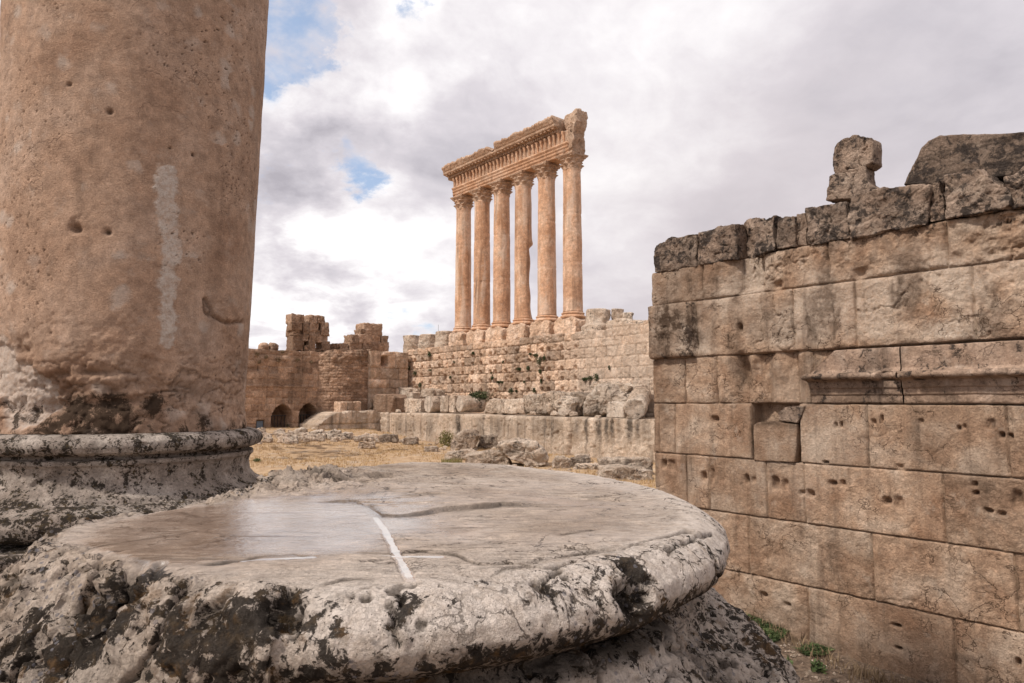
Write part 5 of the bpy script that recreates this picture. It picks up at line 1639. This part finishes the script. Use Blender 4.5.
smear = [cpx(*q) for q in [(168, 172), (167, 210), (169, 250), (168, 290), (169, 338)]]
lip = [cpx(*q) for q in [(206, 300), (212, 314), (226, 323), (246, 322)]]
lipc = cpx(228, 306)
er = [cpx(x, y)[0:2] + (w_, h_, d_) for (x, y, w_, h_, d_) in [(45, 378, .13, .06, .05), (60, 392, .2, .07, .06), (95, 372, .22, .035, .05), (70, 404, .35, .05, .04), (130, 400, .35, .05, .04), (18, 350, .10, .04, .05), (110, 388, .2, .05, .04), (200, 392, .25, .08, .035), (25, 410, .3, .05, .03), (75, 228, .05, .04, .07), (108, 232, .02, .018, .04), (70, 85, .012, .012, .03), (110, 112, .013, .013, .04), (193, 155, .014, .014, .04), (170, 148, .01, .01, .03)]]
plaster = [cpx(15, 395) + (.26, .27), cpx(-10, 372) + (.3, .22)]
info = {}


def gshaft(r, z, t):
    P3 = np.stack([np.cos(t), np.sin(t), z], -1).reshape(-1, 3) * 1.08
    sh = r.shape
    T, Z_ = (t - TC) % (2 * math.pi), z
    d = .006 * fbm(P3 * 3, 5, 301, .62).reshape(sh)
    n2 = fbm(P3 * 9, 3, 305).reshape(sh)
    d = d - .010 * sstep(.42, .62, n2) * sstep(.0, .3, fbm(P3 * .8, 2, 307).reshape(sh))
    sp_ = sstep(.40, .48, fbm(P3 * 36, 2, 308).reshape(sh)) * sstep(-.1, .2, fbm(P3 * 1.1, 2, 311).reshape(sh))
    d = d - .014 * sp_
    st = .9 * sp_
    nzz = fbm(P3 * 4, 4, 309, .65).reshape(sh)
    zone = sstep(.75, .15, Z_ + .4 * nzz)
    d = d + zone * (.016 * nzz + .016 * fbm(P3 * 11, 4, 310, .65).reshape(sh) - .008)
    crk = ridged(P3 * np.array([2, 2, 4.5]), 4, 313).reshape(sh) * sstep(.6, .1, Z_)
    d = d - .020 * crk
    st = np.maximum(st, crk * .6)
    for (a, zc, w_, h_, dd_) in er:
        e = np.exp(-((((T - a + math.pi) % (2 * math.pi) - math.pi) * 1.08 / w_) ** 2 + ((Z_ - zc) / h_) ** 2) * np.clip(1 + 1.6 * nzz, .35, 2.5))
        d = d - dd_ * e
        st = np.maximum(st, np.clip(e * 1.1, 0, 1) * (.55 if h_ > .03 else 1))
    sm = sstep(.088, .055, seg_dist(T, Z_, smear) + .06 * nzz + .035 * fbm(P3 * 26, 3, 321).reshape(sh)) * np.clip(.95 + 1.0 * fbm(P3 * 14, 3, 322).reshape(sh), .45, 1)
    d = d + .008 * sm
    lp = seg_dist(T, Z_, lip)
    below = Z_ - np.interp(T, [p[0] for p in sorted(lip)], [p[1] for p in sorted(lip)])
    d = d + .016 * np.exp(-(np.hypot((T - lipc[0]) * 1.08 / .24, (Z_ - lipc[1]) / .2)) ** 4)
    lp = np.abs(lp + .05 * nzz)
    d = d - .04 * np.exp(-(lp / .016) ** 2)
    st = np.maximum(st, .5 * np.exp(-(lp / .016) ** 2))
    pla = 0 * d
    for (a, zc, w_, h_) in plaster:
        pla = np.maximum(pla, sstep(1.12, .92, np.hypot((T - a) * 1.08 / w_, (Z_ - zc) / h_) + .35 * nzz))
    d = d - .03 * pla
    # broad brown weather stain low down
    st = np.maximum(st, .45 * sstep(.8, .0, Z_) * sstep(.1, .35, fbm(P3 * 2.2, 4, 330).reshape(sh)))
    st = st * (1 - pla * .8)
    info['stain'] = np.concatenate([st.ravel(), [0, 0]])
    info['pale'] = np.concatenate([np.clip(sm * 1.0 + pla * .75, 0, 1).ravel(), [0, 0]])
    info['lich'] = np.concatenate([(.55 * sstep(.12, -.1, Z_)).ravel(), [0, 0]])
    return r + d


V, F = lathe(np.stack([rs_, zs], 1), NTH, CC[0], CC[1], gshaft)
obj('shaft', V, F, M_shaft, gc, c0, info)
bp_ = dense([(.9, -.262), (1.10, -.265), (1.165, -.285), (1.2, -.32), (1.205, -.36), (1.185, -.405), (1.13, -.43), (1.06, -.435), (1.06, -.46), (1.12, -.468), (1.125, -.50), (1.10, -.52), (1.085, -.58), (1.10, -.66), (1.16, -.73), (1.22, -.755), (1.235, -.79), (1.30, -.80), (1.39, -.84), (1.42, -.92), (1.40, -1.0), (1.32, -1.05), (1.28, -1.06)], .012)


def bdisp(r, z, t):
    P3 = np.stack([np.cos(t), np.sin(t), z], -1).reshape(-1, 3) * 1.2
    n = fbm(P3 * 3.2, 5, 401, .6).reshape(r.shape)
    d = .010 * n - .022 * sstep(.38, .55, fbm(P3 * 6, 3, 402).reshape(r.shape))
    d = d - .005 * ridged(P3 * np.array([4, 4, 2.5]), 3, 404).reshape(r.shape)
    return r + d - .03 * sstep(.25, .5, fbm(P3 * 1.6, 3, 403).reshape(r.shape)) * sstep(-.3, -.9, z)


V, F = lathe(bp_, 620, CC[0], CC[1], bdisp)
obj('moulded_base', V, F, M_base, gc, c0, {'lich': np.interp(V[:, 2], [-1.05, -.8, -.72, -.5, -.44, -.30], [.34, .24, -.02, -.12, .12, .12]), 'stain': .25 * sstep(0, .3, fbm(V * 2, 3, 8))})
hw = 1.45
Vq, Fq, Fqt = stone_vf([(-hw, -1.45), (hw, -1.45), (hw, -1.07), (-hw, -1.07)], 2 * hw, rnd=.08, amp=.05, nz=.5, seed=411, res=.05)
W = CC + Vq[:, :1] * RD + Vq[:, 1:2] * UP + (Vq[:, 2:] + hw) * RN
obj('plinth', W, [Fq, Fqt[:, ::-1]], M_base, gc, c0, {'lich': np.full(len(W), .35)})

# ------------------------------------------------------------------ bare column base in the foreground
ZT = -0.33
def topP(x, y, z=ZT):
    q = np.array(dirpx(x, y)); return (q * (z / q[2]))[:2]


# radius of the flat top by direction (degrees from +X); the left side is broken away
rt = np.array([(-180, .36), (-170, .40), (-160, .52), (-151, .60), (-141, .80), (-125, .85), (-110, .88), (-98, .96), (-85, 1.06), (-75, 1.09), (-60, 1.11), (-20, 1.105), (0, 1.10), (40, 1.09), (70, 1.10), (86, 1.10), (95, .95), (104, .76), (115, .6), (125, .50), (145, .40), (165, .36), (180, .36)])
NT_, = (1280,)
# denser sampling towards the camera
al = np.linspace(0, 2 * math.pi, 8001)
dens = 1.0 + 1.6 * np.exp(-((((al - R(-80) + math.pi) % (2 * math.pi)) - math.pi) / 1.0) ** 2)
cd = np.concatenate([[0], np.cumsum((dens[1:] + dens[:-1]) / 2)]); cd /= cd[-1]
th = np.interp(np.linspace(0, 1, NT_, endpoint=False), cd, al)
thd = ((np.degrees(th) + 180) % 360) - 180
RT = np.interp(thd, rt[:, 0], rt[:, 1])
circ = np.stack([np.cos(th), np.sin(th), 0 * th], 1)
RT = RT + .035 * fbm(circ * 3.0, 4, 501, .6) * np.where((thd > -82) & (thd < 92), .35, 1.0) + .012 * fbm(circ * 14, 3, 502)
broken = np.clip(np.interp(thd, [-180, -98, -84, -77, 88, 96, 180], [1, 1, .6, 0, 0, 1, 1]) + .25 * fbm(circ * 5, 3, 503) * (np.abs(thd + 80) < 22), 0, 1)
# profile pieces: (extra radius from rim, z) intact and broken, same parameter count
intact = dense([(0, 0), (.035, -.006), (.07, -.025), (.098, -.055), (.105, -.085), (.09, -.12), (.05, -.145), (0.0, -.155), (-.02, -.165), (-.02, -.185), (.02, -.20), (.035, -.215), (.05, -.25), (.10, -.30), (.17, -.345), (.24, -.39), (.30, -.45), (.325, -.53), (.32, -.62), (.28, -.70), (.36, -.715), (.37, -.75), (.37, -1.12)], .0065)
m_side = len(intact)
sI = np.linspace(0, 1, m_side)
brk = np.array([(0, 0), (.02, -.008), (.05, -.04), (.11, -.12), (.18, -.22), (.25, -.33), (.31, -.45), (.36, -.58), (.38, -.72), (.42, -1.12)])
cb_ = np.concatenate([[0], np.cumsum(np.linalg.norm(np.diff(brk, axis=0), axis=1))]); cb_ /= cb_[-1]
broken_p = np.stack([np.interp(sI, cb_, brk[:, 0]), np.interp(sI, cb_, brk[:, 1])], 1)
m_top = 270
sT = np.linspace(0.004, 1, m_top) ** .8
# broken side: scale the outward run so that all sides end near the lower moulding radius
run = np.clip((1.36 - RT) / .40, .8, 2.6)
Rtop = sT[:, None] * RT[None]
Ztop = np.zeros_like(Rtop)
Rside = RT[None] + (1 - broken)[None] * intact[:, 0][:, None] + broken[None] * broken_p[:, 0][:, None] * run[None]
Zside = (1 - broken)[None] * intact[:, 1][:, None] + broken[None] * broken_p[:, 1][:, None]
Rall = np.concatenate([Rtop, Rside[1:]]); Zall = np.concatenate([Ztop, Zside[1:]])
M_, N_ = Rall.shape
X = BC[0] + Rall * np.cos(th)[None]; Y = BC[1] + Rall * np.sin(th)[None]; Z = ZT + Zall + .022 * sstep(2.2, 3.4, Y)
V = np.stack([X, Y, Z], -1).reshape(-1, 3)
rowi = np.repeat(np.arange(M_), N_)
BR = np.tile(broken, M_)
top = sstep(m_top + 6, m_top - 22, rowi)         # 1 on the flat top
side = 1 - top
P3 = V.copy()
# outward direction for the flanks
rad = np.tile(circ, (M_, 1))
G = np.gradient(np.stack([X, Y, Z], -1), axis=0); H = np.stack([np.roll(X, -1, 1) - np.roll(X, 1, 1), np.roll(Y, -1, 1) - np.roll(Y, 1, 1), np.roll(Z, -1, 1) - np.roll(Z, 1, 1)], -1)
Nn = np.cross(H.reshape(-1, 3), G.reshape(-1, 3)); Nn /= np.linalg.norm(Nn, axis=1)[:, None] + 1e-9
if (Nn * rad).sum(1)[rowi == m_top + 15].mean() < 0:
    Nn = -Nn
Nn = Nn * side[:, None] + np.array([0, 0, 1.0]) * top[:, None]
# --- flank relief
big_ = fbm(P3 * 4.2, 5, 511, .58)
knob = fbm(P3 * 11, 4, 513, .6)
crk = ridged(P3 * np.array([3.2, 3.2, 2.6]), 4, 515)
crk2 = ridged(P3 * np.array([7, 7, 5]), 3, 517) * sstep(0, .3, fbm(P3 * 2, 2, 518))
lowr = sstep(-.17, -.21, V[:, 2] - ZT)
rz = np.clip(BR + .8 * lowr, 0, 1)
fine_ = fbm(P3 * 34, 4, 545, .65)
bill = np.abs(fbm(P3 * np.array([6, 6, 5]), 4, 547, .55))
fac = steps(fbm(P3 * np.array([3.2, 3.2, 2.6]), 4, 548, .5), 6.0, .90)
fac2 = steps(fbm(P3 * np.array([9, 9, 7]), 4, 550, .5), 4.5, .88)
dsp = side * ((.012 * rz + .005) * big_ + .004 * rz * knob + .065 * rz * fac + .018 * rz * fac2 + (.0015 + .006 * rz) * fine_ + .016 * rz * (bill - .15) - (.030 * rz + .002) * crk - (.014 * rz + .001) * crk2)
pit_ = sstep(.26, .36, fbm(P3 * 17, 3, 549)) * sstep(-.05, .2, fbm(P3 * 3, 2, 553))
dsp = dsp - side * (.004 + .008 * rz) * pit_
# folds on the lower moulding
dsp = dsp + side * lowr * (1 - BR) * (.022 * fbm(np.stack([np.tile(th, M_) * 6, V[:, 2] * 2.2, 0 * dsp], 1), 4, 519))
# --- top relief: bedding, fissures across the view, worn pits
an = P3 * np.array([2.2, 8.0, 1.0])
lay = fbm(an, 5, 521, .55)
fis = ridged(P3 * np.array([1.2, 5.5, 1]), 4, 523) * sstep(-.05, .25, fbm(P3 * np.array([1.3, 2.5, 1]), 2, 524))
dsp = dsp + top * (.0055 * lay + .006 * fbm(P3 * 1.6, 3, 526) + .0016 * fbm(P3 * 30, 3, 527) - .011 * fis)
Q = V[:, :2]


def pdist(pts):
    d = np.full(len(Q), 9.0)
    P_ = [topP(*p) for p in pts]
    for a, b in zip(P_[:-1], P_[1:]):
        ab = b - a; t = np.clip(((Q - a) @ ab) / (ab @ ab), 0, 1)
        d = np.minimum(d, np.linalg.norm(Q - a - t[:, None] * ab, axis=1))
    return d


def k4(L): return [(200 + X_ / 2.81, 440 + Y_ / 2.81) for X_, Y_ in L]
wig = .006 * fbm(np.stack([Q[:, 0] * 14, Q[:, 1] * 14, 0 * Q[:, 0]], 1), 3, 531)
lich = np.zeros(len(V)); wet = np.zeros(len(V)); stain = .9 * side * pit_ + .8 * top * fis * sstep(-.25, .15, lay)
# far part of the top stands a finger higher: its riser runs across the disc
rise = [topP(*p) for p in k4([(430, 175), (475, 190), (510, 214), (560, 216), (640, 208), (700, 198), (790, 190), (850, 186)])]
ry = np.interp(Q[:, 0] + wig, [p[0] for p in rise], [p[1] for p in rise]) + .03 * steps(fbm(np.stack([Q[:, 0] * 7, 0 * Q[:, 0] + 3, 0 * Q[:, 0]], 1), 3, 587), 5) + 1.5 * wig
onr = sstep(rise[0][0] - .25, rise[0][0], Q[:, 0]) * sstep(rise[-1][0] + .25, rise[-1][0] - .05, Q[:, 0])
stp = sstep(-.002, .007, Q[:, 1] - ry)
dsp = dsp + top * .014 * stp * onr
stain = np.maximum(stain, np.clip(.85 + 1.2 * fbm(P3 * 8, 3, 533), 0, 1) * top * onr * np.exp(-((Q[:, 1] - ry + .006) / .018) ** 2))  # darker tone of the riser face is put into the colour
cr_l = [k4([(0, 350), (60, 345), (180, 328), (260, 322), (330, 330)]), k4([(450, 315), (520, 318), (620, 308), (720, 322), (800, 350)]), k4([(630, 442), (690, 425), (760, 425)]), k4([(660, 402), (720, 386), (815, 378)]),
        k4([(360, 217), (440, 210)]), k4([(690, 245), (830, 247)]), k4([(320, 410), (400, 395), (480, 393)]), k4([(830, 350), (860, 345), (930, 342)]), k4([(700, 420), (760, 400), (860, 360), (960, 345)]),
        [(60, 552), (130, 541), (180, 534), (205, 529)], [(40, 545), (90, 537)], [(180, 512), (200, 517), (225, 517)], [(530, 560), (580, 552), (640, 548)], [(560, 535), (600, 528)], [(450, 545), (470, 540), (500, 541)]]
for j_, L_ in enumerate(cr_l):
    P_ = np.array([topP(*p) for p in L_]); P_ = P_[np.argsort(P_[:, 0])]
    yl = np.interp(Q[:, 0], P_[:, 0], P_[:, 1]) + 2.2 * wig + .012 * fbm(np.stack([Q[:, 0] * 9, 0 * Q[:, 0] + j_, 0 * Q[:, 0]], 1), 3, 580)
    on = sstep(P_[0, 0] - .03, P_[0, 0] + .03, Q[:, 0]) * sstep(P_[-1, 0] + .03, P_[-1, 0] - .03, Q[:, 0])
    sg = yl - Q[:, 1]                                  # > 0 on our side of the crack
    brk_ = np.clip(.65 + 1.5 * fbm(np.stack([Q[:, 0] * 6, 0 * Q[:, 0] + j_ * 3, 0 * Q[:, 0]], 1), 3, 583), .1, 1.3)
    A_ = (.010 if j_ < 4 else .007) * brk_
    prof_ = np.where(sg > 0, np.exp(-sg / .016), np.exp(-(sg / .003) ** 2))
    dsp = dsp - top * on * A_ * prof_
    stain = np.maximum(stain, top * on * np.clip(brk_ * 1.2, 0, 1) * np.where(sg > 0, np.exp(-(sg / .016) ** 2), np.exp(-(sg / .006) ** 2)))
# straight channel and its water
ch = pdist([(366, 505), (385, 530), (411, 580)]) + .25 * wig
dsp = dsp * (1 - .85 * np.exp(-(ch / .016) ** 4)) - top * .010 * np.exp(-(ch / .012) ** 4)
wet = np.maximum(wet, top * np.exp(-((ch + .35 * wig + .0025 * fbm(P3 * 30, 3, 535)) / .0105) ** 6) * sstep(topP(385, 592)[1], topP(385, 575)[1], Q[:, 1]) * sstep(topP(380, 508)[1], topP(380, 520)[1], Q[:, 1]))
stain = np.maximum(stain, .8 * top * np.exp(-(pdist([(368, 506), (382, 517)]) / .02) ** 2))
pud_l = [(pdist([(243, 561), (262, 559.5), (310, 557)]), .013), (pdist([(366, 556), (402, 556.5), (440, 556.5)]), .012)]
for d_, w_ in pud_l:
    dd_ = d_ + 1.6 * wig + .004 * fbm(P3 * 22, 3, 534)
    e = np.exp(-(dd_ / w_) ** 4)
    dsp = dsp * (1 - e) - top * .006 * e
    wet = np.maximum(wet, top * e)
# broad damp sheen
dc = topP(292, 517)
e = np.exp(-(((Q[:, 0] - dc[0]) / .30) ** 2 + ((Q[:, 1] - dc[1]) / .42) ** 2))
e2 = np.exp(-(((Q[:, 0] - topP(200, 530)[0]) / .35) ** 2 + ((Q[:, 1] - topP(200, 530)[1]) / .45) ** 2))
e3 = np.exp(-(((Q[:, 0] - topP(500, 500)[0]) / .7) ** 2 + ((Q[:, 1] - topP(480, 500)[1]) / .7) ** 2))
dampn = fbm(P3 * np.array([3, 4, 1]), 4, 551)
wet = np.maximum(wet, top * np.clip(1.5 * e + .42 * e2 + .34 * e3 + .30 * dampn + .04, 0, .79) * (1 - stp * onr * .3))
dsp = dsp * (1 - .88 * sstep(.25, .75, wet))
# rough pitted back-left part
pc = topP(300, 480, -.31)
pz_ = np.exp(-(((Q[:, 0] - pc[0]) / .30) ** 2 + ((Q[:, 1] - pc[1]) / .34) ** 2)) * sstep(topP(300, 500)[1] - .0, topP(300, 494)[1] + .06, Q[:, 1] + .06 * lay)
pn_ = fbm(P3 * 5, 4, 561, .6)
dsp = dsp + pz_ * (.050 + .07 * pn_ + .05 * fac2 - .05 * sstep(.18, .4, fbm(P3 * np.array([5, 9, 1]), 3, 563)))
stain = np.maximum(stain, .9 * pz_ * sstep(.12, .35, fbm(P3 * np.array([5, 9, 1]), 3, 563)))
wet = wet * (1 - pz_)
V = V + Nn * dsp[:, None]
# --- dents on the rim seen in the photo: pixel, z, radius, depth, dark
def at_surf(x, y):
    q = np.array(dirpx(x, y)); q /= np.linalg.norm(q)
    t_ = V @ q
    d_ = np.linalg.norm(V - t_[:, None] * q, axis=1)
    ok = np.where((d_ < .004) & (t_ > 0))[0]
    return V[ok[np.argmin(t_[ok])]].copy() if len(ok) else V[np.argmin(d_)].copy()


def at_z(x, y, z):
    q = np.array(dirpx(x, y)); return q * (z / q[2])


for (x, y, z, r_, d_, st_) in [(640, 600, -.425, .050, .060, 1), (628, 606, -.425, .040, .055, 1), (650, 594, -.425, .035, .05, 1), (622, 590, -.40, .03, .03, 1), (624, 566, -.365, .02, .022, 1), (268, 612, -.37, .03, .035, 1), (365, 596, -.335, .012, .014, 1), (565, 575, -.335, .014, .012, .9),
                              (290, 625, -.38, .03, .035, 1), (100, 610, -.40, .04, .05, 1), (120, 590, -.37, .03, .04, .9), (640, 612, -.43, .035, .04, 1), (575, 600, -.37, .012, .012, .9), (205, 610, -.38, .03, .03, .8)]:
    c_ = at_surf(x, y)
    dd_ = np.linalg.norm(V - c_, axis=1)
    e = np.exp(-(dd_ / (r_ * .85 * np.clip(1 + 1.2 * knob + .4 * big_, .55, 1.6))) ** 4)
    V = V - Nn * (.8 * d_ * e)[:, None]
    stain = np.maximum(stain, st_ * np.clip(1.3 * e, 0, 1))
for L_, z_ in [([(668, 549), (690, 541), (712, 532)], -.345), ([(612, 565), (625, 578), (640, 584), (655, 580)], -.365), ([(560, 545), (620, 548), (690, 530)], -.335), ([(508, 560), (545, 566), (575, 560)], -.335), ([(535, 580), (558, 596)], -.35),
               ([(545, 578), (560, 566)], -.335), ([(160, 560), (145, 592), (100, 612), (92, 640)], -.39), ([(230, 590), (215, 605), (185, 612)], -.38), ([(290, 590), (296, 630), (270, 660)], -.39), ([(404, 598), (392, 625), (400, 645)], -.385), ([(716, 556), (719, 574), (712, 592)], -.38)]:
    dm_ = np.full(len(V), 9.0)
    pp_ = [at_surf(x, y) for x, y in L_]
    for a_, b_ in zip(pp_[:-1], pp_[1:]):
        ab = b_ - a_; tt_ = np.clip(((V - a_) @ ab) / (ab @ ab), 0, 1)
        dm_ = np.minimum(dm_, np.linalg.norm(V - a_ - tt_[:, None] * ab, axis=1))
    w_ = .011 * np.clip(.7 + 2.2 * knob, .15, 2.2)
    e = np.exp(-(np.abs(dm_ + .5 * knob * .02) / w_) ** 3)
    V = V - Nn * (.012 * e)[:, None]
    stain = np.maximum(stain, e)
# lichen: dense low on the flanks, on the broken face and the lower moulding
zr = V[:, 2] - ZT
fl_ = side * np.clip(.20 + .5 * sstep(-.06, -.12, zr) * (1 - BR) * (1 - lowr) + BR * .24 + lowr * .24 + .55 * fbm(P3 * 2.5, 3, 575), 0, .85)
lich = np.maximum(lich, fl_)
lich = np.where(top > .5, np.maximum(lich, .0), lich)
for (x, y, r_, a_) in [(268, 622, .055, .45), (252, 600, .035, .45), (300, 640, .04, .4), (128, 600, .06, .6), (150, 575, .04, .5), (95, 640, .05, .5), (215, 645, .05, .5), (338, 640, .035, .5), (405, 605, .030, .6), (392, 630, .03, .5),
                       (625, 565, .035, .7), (605, 572, .02, .5), (700, 542, .03, .35), (715, 560, .03, .45), (640, 600, .06, .7), (545, 585, .02, .5), (60, 660, .05, .45), (20, 650, .05, .4), (170, 655, .05, .5), (480, 580, .018, .4)]:
    c_ = at_surf(x, y)
    lich = np.maximum(lich, np.minimum(1.0, lich + a_ * np.exp(-(np.linalg.norm(V - c_, axis=1) / r_ / np.clip(1 + 1.2 * knob, .4, 1.8)) ** 2)))
stain = np.maximum(stain, side * (1 - BR) * .9 * sstep(-.088, -.125, zr + .05 * big_) * np.clip(.75 + 1.2 * fbm(P3 * 6, 4, 595), .1, 1) * (zr > -.17))  # shade under the torus painted in together with real black crust
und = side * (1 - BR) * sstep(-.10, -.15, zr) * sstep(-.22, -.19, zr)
stain = np.maximum(stain, .95 * und)  # undercut below the torus darkened in colour for its shade
stain = np.maximum(stain, side * .9 * crk * rz)
stain = np.maximum(stain, side * BR * .35 * sstep(.1, .4, fbm(P3 * 5, 4, 577)))
stain = np.maximum(stain, side * .5 * sstep(.15, .45, fbm(P3 * np.array([3, 3, 2]), 3, 571)) * lowr)
Fb = grid_faces(N_, M_, True)
n0 = len(V)
V = np.vstack([V, V[:N_].mean(0)])
j = np.arange(N_)
Ft = np.stack([np.full(N_, n0), (j + 1) % N_, j], 1)
fl0 = np.array([BC[0], BC[1], ZF])
ap = lambda a: np.concatenate([a, [0]])
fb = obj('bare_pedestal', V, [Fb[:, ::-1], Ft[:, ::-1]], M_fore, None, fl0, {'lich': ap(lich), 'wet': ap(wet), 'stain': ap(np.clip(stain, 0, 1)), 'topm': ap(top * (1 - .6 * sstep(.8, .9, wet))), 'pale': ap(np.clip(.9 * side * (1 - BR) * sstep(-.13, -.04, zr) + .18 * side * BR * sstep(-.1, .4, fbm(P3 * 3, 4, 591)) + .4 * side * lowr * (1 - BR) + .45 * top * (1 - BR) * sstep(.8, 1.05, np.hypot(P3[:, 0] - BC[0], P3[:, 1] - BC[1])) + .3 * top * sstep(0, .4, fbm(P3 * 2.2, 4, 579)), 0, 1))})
tag(fb, 'huge bare round column base with damp flat top and broken lichen stained rim', 'column base')
